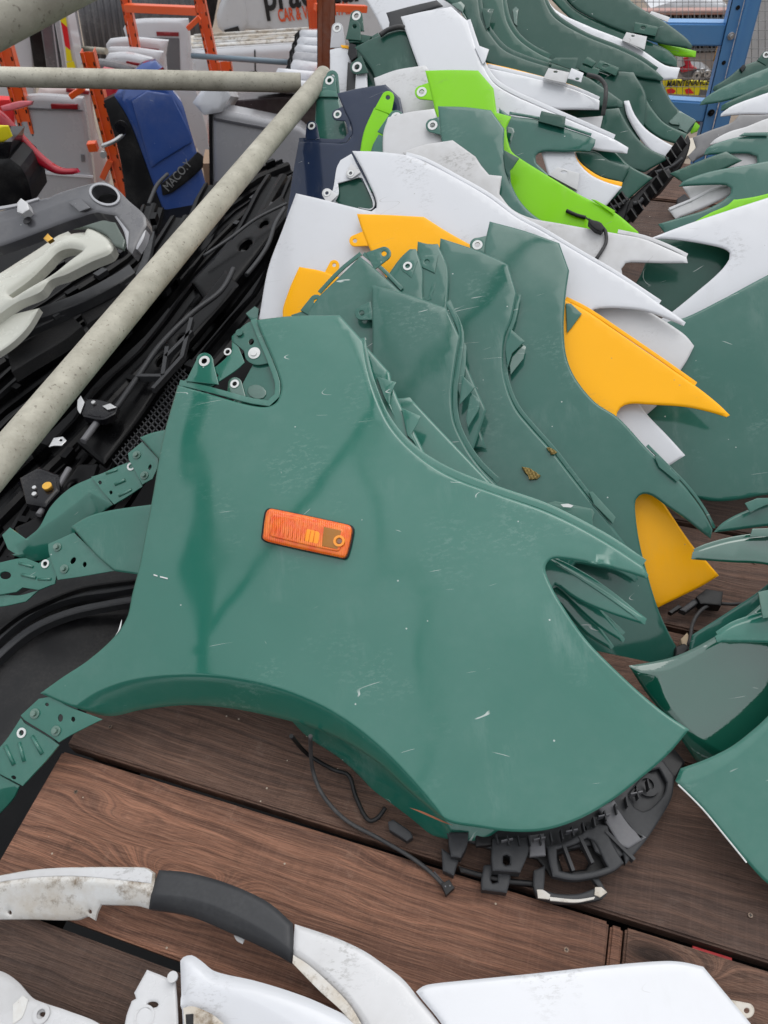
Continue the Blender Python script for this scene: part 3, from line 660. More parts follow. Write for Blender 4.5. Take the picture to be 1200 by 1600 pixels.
# stack of white bonnets
wd = [([(466, 52), (470, 47), (520, 47), (520, 62), (467, 62)], 'topmost'), ([(462, 66), (468, 58), (520, 60), (520, 74), (463, 74)], 'second'), ([(458, 78), (464, 70), (520, 74), (520, 88), (459, 86)], 'third'), ([(455, 92), (460, 82), (520, 86), (520, 102), (456, 100)], 'fourth'), ([(452, 104), (458, 94), (510, 100), (505, 115), (453, 112)], 'fifth')]
for i, (q, w_) in enumerate(wd):
    pl = wall(5.6-.12*i, 0, .3); t = thing('bonnet', pl.at(*q[-1][:2]), w_+' bonnet from the top of the white pile beside the orange post', 'bonnet', 'bonnets stacked by the post')
    slab('panel', pl, q, WHITE if i != 3 else SILVER, t, .5, roll=.03, grid=.04); slab('seal', pl, [(q[0][0]-6, q[0][1]+3), (q[0][0]+1, q[1][1]), (q[0][0]+3, q[-1][1]), (q[0][0]-6, q[-1][1]+3)], BLACK, t, .3, off=-.01, roll=0)
for i, (q, l_) in enumerate((([(428, 118), (434, 106), (500, 112), (505, 128), (430, 124)], 'white bonnet below the pile, its front edge facing the tube'), ([(388, 132), (400, 119), (500, 128), (520, 150), (390, 140)], 'flat white bonnet just behind the horizontal tube'), ([(300, 160), (330, 122), (345, 118), (360, 150), (345, 175), (318, 180)], 'small white panel behind the right orange upright'))):
    one('bonnet', wall(5.0-.15*i, 0, .4), q, WHITE, l_, 'bonnet', th=.35, roll=.03)
# orange pallet racking
def upright(name, y, p0, p1, w, label, holes=True, mat=ORANGE, group='orange rack uprights'):
    pl = wall(y); A_ = pl.at(*p0); B_ = pl.at(*p1); d = (B_-A_).normalized(); A_ = A_ if p0[1] > 5 else A_-d*.8; 
    B_ = A_ + (B_-A_).normalized()*((A_.z-GZ)/abs((B_-A_).normalized().z))
    t = thing(name, B_, label, 'rack upright', group); s = Vector((1, 0, 0))
    x = s*w
    def wb(o, p, q, r_): return (o, p, q, r_)
    L_ = B_-A_; y_ = Vector((0, .07, 0)); e = Vector((0, .003, 0)); sx_ = s*.003
    boxes('column', [(A_-x*.5, L_, x*.26, e), (A_+x*.24, L_, x*.26, e), (A_-x*.24+e*3, L_, x*.48, e), (A_-x*.5, L_, sx_, y_), (A_+x*.5-sx_, L_, sx_, y_)], mat, t)
    if holes:
        lst = []; n = min(60, int(L_.length/.075))
        for k in range(n):
            c_ = A_+L_.normalized()*(.05+.075*k)
            for sg in (-.37, .37): lst.append((c_+s*w*(sg-.05)+Vector((0, -.0015, 0)), s*w*.10, L_.normalized()*.022, e*.8))
        o = boxes('slot', lst, BLACK, t); o['kind'] = 'stuff'
    return t
upright('rack_upright', 4.7, (135, 82), (190, 300), .075, 'orange slotted upright beside the blue tailgate')
upright('rack_upright', 6.6, (195, 0), (199, 20), .07, 'orange upright behind the tailgates, left end of the top beam')
upright('rack_upright', 6.0, (311, 0), (347, 170), .075, 'orange slotted upright at the right end of the top beam')
upright('rack_upright', 5.7, (349, 97), (362, 176), .10, 'short broad orange upright in front of the slotted one')
upright('rack_upright', 5.0, (5, 75), (26, 150), .09, 'orange upright at the left edge of the picture')
upright('rack_upright', 4.0, (510, 0), (509, 100), .085, 'rusty brown orange post rising behind the tube joint', False, BROWNR)
upright('rack_upright', 6.4, (487, 0), (491, 46), .08, 'thin orange upright in front of the van lettering', False)
def beam(y0, p0, y1, p1, w, label, mat=ORANGE, h=None):
    o = boxes('rack_beam', [bar(wall(y0).at(*p0), wall(y1).at(*p1), w, h or w)], mat, None, bevel=.003); tag(o, label, 'rack beam', 'orange rack beams'); return o
beam(4.8, (12, 111), 4.72, (140, 118), .035, 'orange beam running left from the slotted upright, above the tube')
beam(6.55, (198, 12), 6.05, (312, 17), .05, 'orange top beam joining two tall uprights')
beam(6.3, (492, 11), 6.5, (572, 14), .045, 'orange beam crossing the van lettering')
beam(4.75, (110, 151), 4.75, (131, 137), .03, 'short diagonal orange brace below the horizontal tube')
beam(5.9, (293, 45), 5.9, (312, 27), .03, 'small diagonal orange brace under the top beam')
beam(5.6, (352, 148), 5.3, (420, 186), .04, 'diagonal orange brace above the grey door')
beam(4.7, (160, 278), 4.7, (173, 250), .035, 'short orange brace low beside the slotted upright')
beam(4.7, (138, 229), 4.7, (152, 228), .05, 'orange stub behind the hinge fittings')
beam(5.0, (498, 117), 4.6, (517, 100), .05, 'orange foot piece at the bottom of the rusty post')
o = pxtube('thin_tube', [(300, 87, 5.2), (456, 98, 5.0)], .018, plastic('blue_grey_metal', (.16, .22, .27), .4, .3), seg=12); tag(o, 'thin blue grey tube in front of the white van', 'tube')
o = pxtube('thin_tube', [(128, 77, 5.6), (166, 80, 5.5)], .022, PIPE, seg=12); tag(o, 'short pale tube behind the top of the slotted upright', 'tube')
# dark shelf added low down so gaps in boards and heap read as shade
o = boxes('rack_shelf', [((-4.5, -1.2, -1.0), (6.6, 0, 0), (0, 5.5, 0), (0, 0, -.05))], HEAP); tag(o, 'dark shelf added under the boards and black bumpers to blacken the gaps', 'shelf')

# unseen shed added behind the camera to darken reflections in the painted sheets
shd = thing('yard_shed', (0, -6.5, GZ), 'unseen dark clad shed added behind the boards to darken reflections', 'shed')
boxes('wall', [((-14, -6.6, GZ), (28, 0, 0), (0, -.2, 0), (0, 0, 6.6))], GREYP, shd)
boxes('rib', [((-14+.5*k, -6.6, GZ), (.12, 0, 0), (0, .05, 0), (0, 0, 6.6)) for k in range(56)], GREYP, shd)
boxes('roof_edge', [((-14.2, -6.5, GZ+6.6), (28.4, 0, 0), (0, -6, 1.0), (0, 0, .15))], GREYP, shd)
# ------------------------------------------------------------------ the stacks of wings (fenders)
LG, RG_ = 'wings stacked in the left row', 'wings stacked in the right row'
class Fender:
    def __init__(s, h, pts, mat, label, group=LG, lift=0.0, **k):
        s.pl = layer(h, lift); s.mat = mat
        q = [p[:2] for p in pts]; cx = sum(p[0] for p in q)/len(q); cy = max(p[1] for p in q)
        b = s.pl.at(cx, min(cy, 1500)); s.t = thing('fender', b, label, 'fender', group)
        s.panel = sheet('panel', s.pl, pts, mat, s.t, k.pop('off', 0.0), k.pop('th', .0025), k.pop('roll', .005), dent=k.pop('dent', .0006), **k)
    def ear(s, cx, cy, bx, by, r, off=-.004, ring=True, mat=None, **k): return ear(s.pl, cx, cy, bx, by, r, mat or s.mat, s.t, off, WASH if ring else None, **k)
    def flange(s, line, wa, wb, off=-.006, mat=None, name='flange'): return strip(name, s.pl, line, wa, wb, mat or s.mat, s.t, off)
    def bit(s, name, pts, mat=None, off=.0, th=.002, roll=.001, **k): return sheet(name, s.pl, pts, mat or s.mat, s.t, off, th, roll, k.pop('grid', .015), step=k.pop('step', 5), ca=20, **k)
    def box_bracket(s, top, h=.02, mat=None, hole=None, off=.0):
        """folded sheet bracket: raised top plate with walls; top = four pixel corners"""
        m = mat or s.mat; P = [s.pl.at(x, y, off+h) for x, y in top]; Q = [s.pl.at(x, y, off+.001) for x, y in top]
        tp = sheet('bracket', s.pl, [(x, y, 1) for x, y in top], m, s.t, off+h, .002, .001, .01, [hole] if hole else (), step=4)
        v = []; f = []
        for i in (1, 2):
            j = i+1; k = len(v); n_ = s.pl.n*.0; v += [P[i], P[j], Q[j], Q[i]]; d = (P[(i+2) % 4]-P[(i+1) % 4]) if False else ((P[0]-P[1]) if i == 1 else (P[1]-P[2])).normalized()*.0015
            v += [x+d for x in (P[i], P[j], Q[j], Q[i])]; f += [(k, k+1, k+2, k+3), (k+7, k+6, k+5, k+4), (k, k+4, k+5, k+1), (k+1, k+5, k+6, k+2), (k+2, k+6, k+7, k+3), (k+3, k+7, k+4, k)]
        mesh('bracket_wall', v, f, m, tp)
        return tp
def oval(cx, cy, rx, ry, rot=0.0, n=12):
    c, s = math.cos(rot), math.sin(rot); return [(cx+rx*math.cos(2*math.pi*k/n)*c-ry*math.sin(2*math.pi*k/n)*s, cy+rx*math.cos(2*math.pi*k/n)*s+ry*math.sin(2*math.pi*k/n)*c, 0) for k in range(n)]

# ---- F1: the big green wing in front
OUT1 = [(277, 601, 1), (330, 616), (390, 632), (418, 634, 0), (433, 624, 0), (438, 600, 0), (425, 560), (408, 520), (400, 500, 1), (460, 493), (530, 491, 1), (567, 532, 1), (574, 575, 0), (590, 625), (612, 668), (650, 708), (700, 741), (780, 772), (850, 797), (905, 823), (960, 854), (1006, 884, 1), (1014, 898, 1), (1011, 903, 1), (980, 893), (930, 881), (885, 873), (862, 873, 0), (852, 886, 0), (860, 912), (880, 948), (915, 998), (955, 1040), (1000, 1082), (1040, 1115), (1077, 1140, 1), (1045, 1178), (1000, 1218), (950, 1256), (900, 1283), (850, 1298), (800, 1300), (745, 1293), (700, 1284, 0), (665, 1258), (630, 1228), (590, 1192), (540, 1160), (490, 1138), (430, 1121), (360, 1107), (290, 1102), (220, 1109), (168, 1119), (110, 1104), (60, 1083, 1), (95, 1058), (135, 1032), (175, 997), (197, 965), (205, 930), (216, 885), (226, 830), (240, 760), (256, 680)]
f1 = Fender(-.06, OUT1, GREEN, 'big green wing lying in front with an orange marker light', LG, .060, grid=.010, step=4, roll=.005, dent=.0024,
    creases=[([(60, 1126), (108, 1106), (150, 1080), (200, 1062), (260, 1054), (330, 1054), (400, 1064), (460, 1082), (520, 1110), (580, 1152), (640, 1210), (690, 1270), (712, 1310)], [(60, 1126), (108, 1106), (150, 1080), (200, 1062), (260, 1054), (330, 1054), (400, 1064), (460, 1082), (520, 1110), (580, 1152), (640, 1210), (690, 1270), (712, 1310), (600, 1400), (400, 1350), (40, 1300)], .85),
             ([(846, 880), (852, 910), (868, 960), (905, 1015), (950, 1066), (1000, 1120), (1060, 1200)], [(846, 880), (852, 910), (868, 960), (905, 1015), (950, 1066), (1000, 1120), (1060, 1200), (1200, 1150), (950, 880)], -.09)])
# hood-line flange and inner return along the arch
f1.flange([(566, 528), (580, 590), (606, 652), (645, 698), (700, 733), (780, 764), (850, 788), (905, 814), (960, 845), (1008, 878)], 4, 9, -.007)
0 and f1.flange([(170, 1122), (230, 1113), (290, 1107), (360, 1112), (430, 1126), (490, 1144), (540, 1166), (590, 1198), (640, 1242), (700, 1292)], 8, 7, -.020)
# recessed lip round the mirror notch
f1.flange([(280, 599), (335, 612), (395, 628), (420, 631), (434, 618), (435, 598), (422, 560), (405, 520), (397, 498)], 6, 3, -.006, name='notch_lip')
# inner plate inside the notch with ears, washers and bolts
f1.bit('inner_plate', [(372, 612, 1), (392, 575), (400, 560), (418, 528), (430, 570), (437, 605, 0), (430, 625, 0), (400, 628)], GREEN_D, -.016)
e = f1.bit('recess_patch', oval(401, 612, 15, 11, .3), GREEN_G, -.0135)
ew = f1.bit('inner_bracket', [(362, 525, 1), (385, 505), (398, 500), (418, 532), (424, 566, 1), (400, 570, 0), (385, 562, 0), (381, 548), (362, 532)], GREEN_D, -.010, holes=[oval(392.5, 534, 4, 5, .4)])
ring('washer', f1.pl, 397.5, 552, .0118, .003, WASH, ew, -.009); disc('stud', f1.pl, 397, 552, .006, .003, WASH, ew, -.008)
disc('stud', f1.pl, 375, 521, .007, .005, GREEN_D, ew, -.009)
ew = f1.bit('inner_bracket', [(284, 596, 1), (300, 588), (330, 577), (352, 560), (362, 548), (362, 530, 1), (372, 540), (382, 566, 1), (370, 577), (345, 594), (325, 607, 1)], GREEN, -.012, holes=[oval(356, 550, 3.4, 3.8), oval(338.5, 586.5, 2.5, 2.6)])
ring('washer', f1.pl, 356, 550, .0075, .0045, WASH, ew, -.0113)
f1.ear(319.5, 564.5, 316, 598, 13.5, -.003, wide=1.9)
f1.ear(367, 600, 369, 622, 11, -.012, mat=GREEN_G)
# marker lamp
lp = [(413, 800), (418, 794), (426, 794), (540, 818), (551, 822), (553, 830), (545, 866), (540, 873), (530, 872), (416, 847), (408, 842), (408, 834)]
base = f1.bit('marker_light', [(x, y, 0) for x, y in lp], BLACK, .007, .008, .003, step=4)
def shrink(pts, k, dx=0, dy=0):
    cx = sum(p[0] for p in pts)/len(pts); cy = sum(p[1] for p in pts)/len(pts); return [(cx+(p[0]-cx)*k+dx, cy+(p[1]-cy)*k+dy, 0) for p in pts]
sheet('reflector', f1.pl, [(x, y, 0) for x, y, _ in shrink(lp, .93)], AMBERI, base, .0085, .001, .0005, .01, step=4)
sheet('lens', f1.pl, [(x, y, 0) for x, y, _ in shrink(lp, .955, -1, -1)], AMBER, base, .017, .0075, .006, .004, step=3)
li = [(427, 802), (532, 825), (536, 832), (531, 858), (525, 861), (424, 838), (420, 833), (423, 806)]
sheet('lens_panel', f1.pl, [(x, y, 0) for x, y in li], AMBER, base, .0195, .003, .002, .004, step=3)
sheet('bulb_panel', f1.pl, [(478, 826, 1), (500, 831, 1), (497, 850, 1), (475, 845, 1)], plastic('bright_orange', (1, .33, .012), .3, .02), base, .0196, .001, .0005, .01, step=4); 
sheet('shade_panel', f1.pl, [(506, 823, 1), (533, 829, 1), (527, 858, 1), (503, 853, 1)], plastic('dark_amber', (.36, .14, .01), .2, .1), base, .0202, .0012, .0006, .01, step=4)
ring('screw_cup', f1.pl, 530, 845.5, .0095, .0055, AMBERI, base, .020, .002); disc('screw', f1.pl, 531, 846, .0038, .002, plastic('dim_screw', (.25, .12, .08), .4, .2), base, .0205)
for k in range(11):
    x = 428+k*6.6; p = f1.pl.at(x, 806+k*1.45, .0198); q = f1.pl.at(x-5.2, 834+k*1.45, .0198); tube('lens_rib', [p, q], .0005, AMBER, base, 5, smooth_path=False)
# scratches that bared the paint and the chipped left edge
f1.bit('paint_chip', [(240, 897), (246, 899), (246, 901), (240, 899)], WASH, .0008, .0004, 0); f1.bit('paint_chip', [(250, 900), (262, 903), (262, 905), (250, 902)], WASH, .0008, .0004, 0)
f1.bit('paint_chip', [(184, 987), (190, 968, 0), (188, 982, 0), (180, 993, 0)], WASH, .0006, .0006, 0)
f1.bit('rust_edge', [(640, 1262, 1), (660, 1271), (690, 1284), (708, 1290, 1), (690, 1281.5), (660, 1268)], plastic('rust', (.28, .09, .04), .8, .3), -.010, .0012, 0)

def arm(f, plate, bolts, holes, rib, end, off=-.008, tip=None):
    """bolted plate with a ribbed pressed bracket and a curved end"""
    p = f.bit('bolted_plate', plate, None, off, holes=[oval(*h) for h in holes])
    for x, y in bolts: bolt(f.pl, x, y, .0085, ZG, p, off)
    r = f.bit('ribbed_bracket', rib[0], None, off-.006, .003, holes=[oval(*h) for h in rib[1]])
    for h in rib[2]: ring('washer', f.pl, h[0], h[1], .0085, .0048, WASH, r, off-.0055)
    for a, b_, w in rib[3]: tube('pressed_rib', [f.pl.at(*a, off-.006), f.pl.at(*b_, off-.006)], lambda t, w=w: w*math.sin(math.pi*(.12+.76*t)), f.mat, r, 10)
    if end: f.bit('arm', end[0], None, off-.012, .003, creases=end[1])
ZG = paint('painted_bolt', (.10, .20, .16), .3, .3)
arm(f1, [(80, 1088), (60, 1092), (32, 1118), (38, 1125), (72, 1146), (92, 1160), (112, 1148), (160, 1124, 1), (110, 1105)], [(55, 1115), (88, 1142)], [(94, 1122, 4, 6, .1), (114, 1124, 3.2, 4, 0), (73, 1101, 3, 2.6)],
    ([(32, 1122), (38, 1130), (76, 1152), (92, 1164), (75, 1185), (50, 1212), (35, 1228, 1), (-10, 1205), (-12, 1180), (10, 1155)], [(34, 1144.5, 3.6, 4.4), (21, 1215, 4, 3, .3)], [(34, 1145)], [((8, 1165), (22, 1195), .010), ((30, 1160), (38, 1190), .009), ((50, 1150), (66, 1178), .010)]),
    ([(-12, 1205), (30, 1228), (20, 1248), (0, 1270), (-60, 1330), (-90, 1290), (-40, 1220)], [([(-50, 1250), (0, 1232), (32, 1226)], [(-50, 1250), (0, 1232), (32, 1226), (20, 1300), (-80, 1300)], .5)]))

# ---- green wings directly behind it
f2 = Fender(.05, [(568, 536, 1), (609, 582, 1), (614, 604), (640, 660), (700, 760), (856, 868), (900, 893), (960, 931), (1011, 966, 1), (1008, 976, 1), (945, 955), (900, 935), (868, 912), (800, 1000), (830, 1150), (820, 1260), (760, 1310), (712, 1314, 1), (682, 1308), (650, 1296), (622, 1280), (596, 1254), (566, 1218), (530, 1185), (478, 1150), (430, 1105), (300, 1050), (300, 700), (420, 560)], GREEN,
    'second green wing, its arch lip and lower spike showing from under the big one', LG, .035,
    creases=[([(250, 1050), (330, 1054), (400, 1064), (460, 1082), (520, 1110), (580, 1152), (640, 1210), (690, 1270), (730, 1340)], [(250, 1050), (330, 1054), (400, 1064), (460, 1082), (520, 1110), (580, 1152), (640, 1210), (690, 1270), (730, 1340), (600, 1400), (300, 1300)], .7)])
f2.flange([(856, 872), (880, 880), (920, 902), (960, 930), (1004, 966)], 3, 6, -.003)
f2.flange([(868, 880), (905, 902), (950, 932), (1000, 968)], 2, 2, .002, name='edge_bead')
f2.bit('hood_tab', [(588, 588, 1), (619, 597, 1), (610, 616, 1), (609, 630), (616, 650, 1), (600, 620)], None, .006)
f2.bit('hood_tab', [(627, 637, 1), (657, 650, 1), (652, 662), (643, 677, 1), (650, 694, 1), (636, 680)], None, .004)
f2b = Fender(.10, [(110, 822, 1), (135, 807), (170, 797), (240, 787, 1), (400, 760), (620, 700), (880, 890), (930, 940), (977, 998, 1), (974, 1004, 1), (930, 975), (870, 920), (700, 1000), (400, 1000), (220, 898, 1), (178, 892, 1), (150, 868)], GREEN,
    'green wing whose left tip and bolted bracket jut out beside the big one', LG, .02)
f2b.flange([(880, 920), (910, 935), (945, 962), (975, 990)], 3, 3, -.003)
arm(f2b, [(115, 832, 1), (75, 850, 1), (76, 864), (90, 906, 1), (120, 902), (178, 892, 1)], [(90, 855), (101, 889)], [(114, 876, 3.6, 6, .6), (132, 882, 3, 4.2, .2)],
    ([(82, 868, 1), (60, 880), (40, 872), (26, 873), (-5, 880), (-5, 930), (25, 925), (35, 918), (60, 922), (85, 912, 1), (88, 900)], [(71, 880.5, 3.4, 4.4), (8, 899, 9, 6)], [(71, 881)], [((30, 880), (52, 886), .008), ((34, 898), (56, 903), .009), ((60, 905), (80, 905), .008)]),
    ([(-5, 925), (0, 928), (30, 930), (60, 922), (40, 940), (0, 948), (-60, 950), (-60, 890)], []))
f3 = Fender(.155, [(218, 683, 1), (235, 676), (262, 670, 1), (420, 640), (640, 620), (880, 880), (925, 960), (960, 1010, 1), (955, 1015, 1), (915, 990), (870, 940), (700, 960), (400, 900), (247, 716, 1)], GREEN,
    'green wing with a long curved arm reaching out to the left below the pipe', LG, .015)
arm(f3, [(222, 690, 1), (200, 708, 1), (201, 718), (222, 757, 1), (238, 748), (246, 730), (247, 716, 1)], [(214, 711), (226, 743)], [(234, 730, 2.4, 4.5, .3)],
    ([(208, 720, 1), (185, 728), (158, 740), (142, 745, 1), (160, 768), (178, 788, 1), (200, 775), (222, 760, 1)], [(156, 754, 2.8, 3), (173, 769.5, 2.6, 3)], [(205, 729)], [((166, 740), (184, 734), .007), ((180, 757), (196, 750), .010), ((186, 775), (206, 765), .008)]),
    ([(146, 745, 1), (110, 762), (80, 790), (60, 825), (40, 842, 1), (15, 824), (3, 836), (12, 858), (40, 876), (62, 876), (90, 866), (120, 830), (176, 788, 1)], [([(40, 842), (100, 800), (140, 768), (176, 788)], [(40, 842), (100, 800), (140, 768), (176, 788), (90, 900), (20, 880)], .55)]))
f4 = Fender(.205, [(580.5, 444, 1), (590, 446), (640, 460), (697, 480, 1), (718.5, 526, 1), (711, 570), (706, 615), (709, 655), (721, 685), (741, 718), (775, 756), (900, 860), (880, 900), (700, 950), (500, 850), (560, 700), (580, 560)], GREEN_G if False else GREEN_D,
    'glossy green wing with a dark streak, its corner rising just right of the big one', LG, .01)
f4.flange([(700, 470), (721, 520), (716, 570), (711, 615), (714, 655), (728, 690), (750, 722), (780, 752)], 4, 5, -.005)
f4.bit('hood_tab', [(706, 497, 1), (729, 541, 1), (727, 575), (719, 620, 1), (710, 590)], None, -.008)
f4.bit('hood_tab', [(722, 586, 1), (742, 605, 1), (722, 628, 1), (718, 632)], None, .004); f4.bit('hood_tab', [(735, 613), (750, 624, 1), (748, 640), (731, 668), (728, 655)], None, -.003)
f4.ear(565, 489, 582, 485, 11, -.004, False)
f5 = Fender(.255, [(562, 400, 1), (575, 410), (620, 450), (700, 520), (760, 640), (720, 760), (560, 700), (480, 560), (481, 489), (500, 460, 1), (540, 422)], GREEN_D, 'dusty green wing with a bolt ear at its very top, between the yellow ones', LG)
f5.flange([(500, 458), (532, 424), (565, 397)], 5, 1, -.004); f5.flange([(566, 398), (595, 422), (626, 453)], 6, 0, -.005)
f5.ear(600, 396, 578, 408, 11, -.004, False); f5.ear(494, 471, 482, 492, 11, -.003, False)
f5.bit('flange_stub', [(455, 492), (470, 487), (482, 482), (484, 493, 1), (456, 495)], None, -.006)
f6 = Fender(.30, [(603, 433, 1), (625, 402), (640, 388, 1), (650, 388), (660, 420), (662, 470), (700, 560), (660, 600), (600, 500)], GREEN_D, 'narrow green wing corner with a white washered hole above the glossy wing', LG)
f6.ear(637, 416, 648, 420, 11, .001)
f7 = Fender(.33, [(652.5, 376, 1), (668, 380), (684, 380, 1), (700, 420), (700, 520), (760, 700), (700, 700), (655, 520), (648, 450)], GREEN_D, 'green wing edge with a painted ear, just left of the tall dull one', LG)
f7.ear(667, 409, 682, 412, 11, .002, False); f7.flange([(655, 463), (662, 468), (672, 466), (678, 440)], 3, 3, .001)
# ---- tall dull wings
f8 = Fender(.37, [(688, 371, 1), (737, 387), (780, 405), (794, 413, 1), (807.5, 458, 1), (799, 498), (789, 525), (786, 562), (791, 600), (806, 638), (829, 667), (862, 704), (890, 740), (919, 777), (956, 822), (982, 858), (997, 905, 1), (993, 910, 1), (960, 893), (900, 880), (860, 930), (700, 900), (690, 700), (672, 520), (675, 480), (682, 430)], GREEN_D,
    'tall dull green wing with a dry lichen flake on its slope', LG)
f8.flange([(812, 460), (804, 500), (793, 528), (790, 562), (795, 598), (810, 634), (833, 663), (866, 700), (894, 736), (923, 773), (958, 816)], 2, 5, -.004)
f8.bit('hood_tab', [(797, 513, 1), (820, 533, 1), (800, 552), (793, 575, 1), (790, 540)], None, .004)
f8.bit('hood_tab', [(806, 530, 1), (822, 542, 1), (818, 560), (798, 585), (796, 570)], GREEN_G, -.004)
f8.bit('hood_tab', [(920, 768, 1), (926, 768), (962, 808, 1), (958, 818, 1), (928, 788)], GREEN_I, .004)
f8.bit('flange_step', [(852, 787), (868, 783), (925, 795, 1), (929, 800), (922, 824, 1), (890, 815)], GREEN_I, .012, .004)
f8.box_bracket([(855, 786), (924, 796), (927, 822), (918, 820)], .014, GREEN_I)
f8.bit('edge_bead', [(876, 788), (888, 787), (896, 790), (892, 793), (880, 792)], WASH, .028, .001, 0)
f9 = Fender(.44, [(765, 345, 1), (820, 360), (874, 379, 1), (889.5, 422, 1), (884, 461), (881, 510), (885, 555), (899, 590), (930, 628), (966, 652), (1009, 698), (1040, 729), (1072, 762), (1098, 797), (1114, 827, 1), (1111, 841, 1), (1096, 830), (1074, 812), (1042, 790), (1020, 774), (1005, 771, 0), (994, 780, 0), (993, 800), (999, 845), (1010, 890), (1028, 950), (1046, 990), (1064, 1022, 1), (1030, 1045), (979, 1056, 1), (900, 1000), (860, 900), (820, 760), (780, 560), (758, 440), (757, 385)], GREEN_D,
    'rearmost dull green wing with a long spike over the lower yellow piece', LG)
f9.ear(746, 383, 760, 384, 12, -.003)
f9.flange([(1011, 696), (1042, 727), (1074, 760), (1100, 795), (1116, 825)], 3, 2, -.003)
f9.bit('hood_tab', [(1022, 712, 1), (1030, 714), (1063, 748, 1), (1058, 753, 1), (1030, 730)], None, .006)
# lichen flakes on the slope
for (cx, cy, s_, lab) in ((829, 739, 1.0, 'larger dry lichen flake on the dull green wing'), (862, 704, .55, 'smaller dry lichen crumb on the edge of the dull green wing')):
    sheetpts = [(cx-14*s_, cy-10*s_), (cx-2*s_, cy-8*s_), (cx+6*s_, cy-3*s_), (cx+16*s_, cy+4*s_), (cx+10*s_, cy+9*s_), (cx-2*s_, cy+10*s_), (cx-4*s_, cy+3*s_), (cx-9*s_, cy-1*s_)]
    o = sheet('lichen_flake', f8.pl, [(x, y, 1) for x, y in sheetpts], LICHEN, None, .006, .004, .002, .002, step=2, bend=lambda a, b, lo, hi: .003*np.sin(a*900)*np.cos(b*700)); tag(o, lab, 'lichen')

# ---- yellow
y1 = Fender(.515, [(557, 333, 1), (610, 335), (662, 338, 1), (700, 362), (760, 395), (830, 435), (883, 468), (915, 484), (975, 525), (1035, 566), (1087, 602), (1120, 628), (1141, 648, 1), (1136, 651, 1), (1110, 643), (1072, 635), (1012, 631), (985, 630), (970, 636, 0), (963, 652, 0), (975, 690), (1000, 735), (1040, 790), (1064, 826), (1088, 859), (1104, 876), (1124, 899, 1), (1100, 914), (1060, 934), (1029, 949, 1), (980, 900), (900, 850), (800, 800), (500, 800), (441, 494), (450, 455), (467, 416, 1), (500, 422), (540, 435), (604, 434, 1), (578, 389), (565, 358)], YELLOW,
    'yellow wing threaded between the green and white ones with a long pointed spike', LG)
y1.ear(554.5, 376, 572, 372, 9, -.003, False); y1.ear(522, 414, 515, 434, 8, -.003, False)
y1.flange([(885, 464), (917, 480), (977, 520), (1037, 561), (1089, 598)], 1, 5, -.004)
y1.bit('notch_lip', [(884, 474, 1), (892, 474), (909, 490, 1), (893, 512, 1), (886, 520, 1)], GREEN_D, .004)
# ---- white
w1 = Fender(.585, [(462, 301, 1), (475, 304), (505, 311), (545, 321), (580, 329), (588, 323, 0), (586, 308, 0), (576, 285), (565, 262), (550, 235, 1), (590, 236), (632, 241), (662, 251), (719, 281), (765, 308), (806, 338), (850, 362), (900, 392), (960, 427), (1000, 452), (1031, 474), (1055, 490), (1072, 503, 1), (1069, 508, 1), (1050, 500), (1012, 486), (975, 481), (937, 481), (922, 487, 0), (925, 505), (950, 560), (999, 630), (1012, 648), (1042, 679), (1071, 711, 1), (1046, 727, 1), (1000, 740), (900, 740), (700, 700), (500, 640), (404, 497, 1), (418, 420), (440, 360)], WHITE,
    'large white wing with a triangular notch at the left, behind the yellow one', LG, grid=.015)
w1.ear(548, 271, 556, 262, 7.5, -.006, mat=WHITE_D); w1.ear(511, 302, 520, 312, 8, -.004, True, WHITE_D)
w1.bit('inner_lip', [(549, 240), (560, 262), (575, 290), (586, 318, 0), (578, 328, 0), (540, 317), (520, 316), (512, 310), (520, 296), (526, 262), (532, 250)], WHITE, -.012, holes=[[(528, 286, 1), (560, 277, 1), (566, 278), (581, 312), (582, 324, 0), (574, 326, 0), (523, 315, 1), (529, 302)]])
w1.bit('inner_plate', [(524, 284, 1), (562, 275, 1), (584, 315), (580, 330), (520, 318)], GREEN_F, -.02)
w1.flange([(635, 238), (665, 247), (721, 277), (768, 304), (808, 334), (852, 358), (902, 388), (962, 423), (1033, 470)], 1, 5, -.003)
w0 = Fender(.655, [(880, 420), (960, 450), (1022, 490), (1050, 508), (1072, 524), (1085, 540, 1), (1074, 562), (1061, 582), (1040, 615), (1026, 634, 1), (1010, 648, 1), (980, 640), (880, 560)], WHITE_D,
    'greyer white wing edge showing under the spike of the large white one', LG)
w2 = Fender(.72, [(629, 237, 1), (660, 226), (707, 218, 1), (743, 244, 1), (752, 258), (764, 272, 1), (784, 274, 1), (780, 302, 1), (800, 326), (830, 340), (872, 348), (922, 357), (964, 364), (1005, 372), (1042, 387), (1073, 401, 1), (1075, 410, 1), (1035, 410), (996, 409), (978, 410, 0), (971, 419, 0), (973, 430), (983, 441), (1000, 460), (960, 470), (850, 430), (700, 330)], WHITE_D,
    'scuffed white wing with a wide flat spike and a cable lying across it', LG)
w2.flange([(966, 359), (1007, 368), (1044, 382), (1075, 397)], 1, 5, -.003)
g3 = Fender(.79, [(684, 165, 1), (726, 166), (767, 171, 1), (788, 200, 1), (787.5, 235), (797, 281), (811, 311), (832, 334), (860, 352, 1), (820, 380), (720, 330), (692, 230)], GREEN_D, 'dark green wing below the lime one, its lower tip tucked behind white', LG)
g3.ear(676, 196, 690, 196, 11, -.003)
g3.bit('hood_tab', [(787, 234, 1), (811, 247, 1), (801, 262), (797, 266, 1), (798, 284, 1), (789, 262)], GREEN_F, .005)
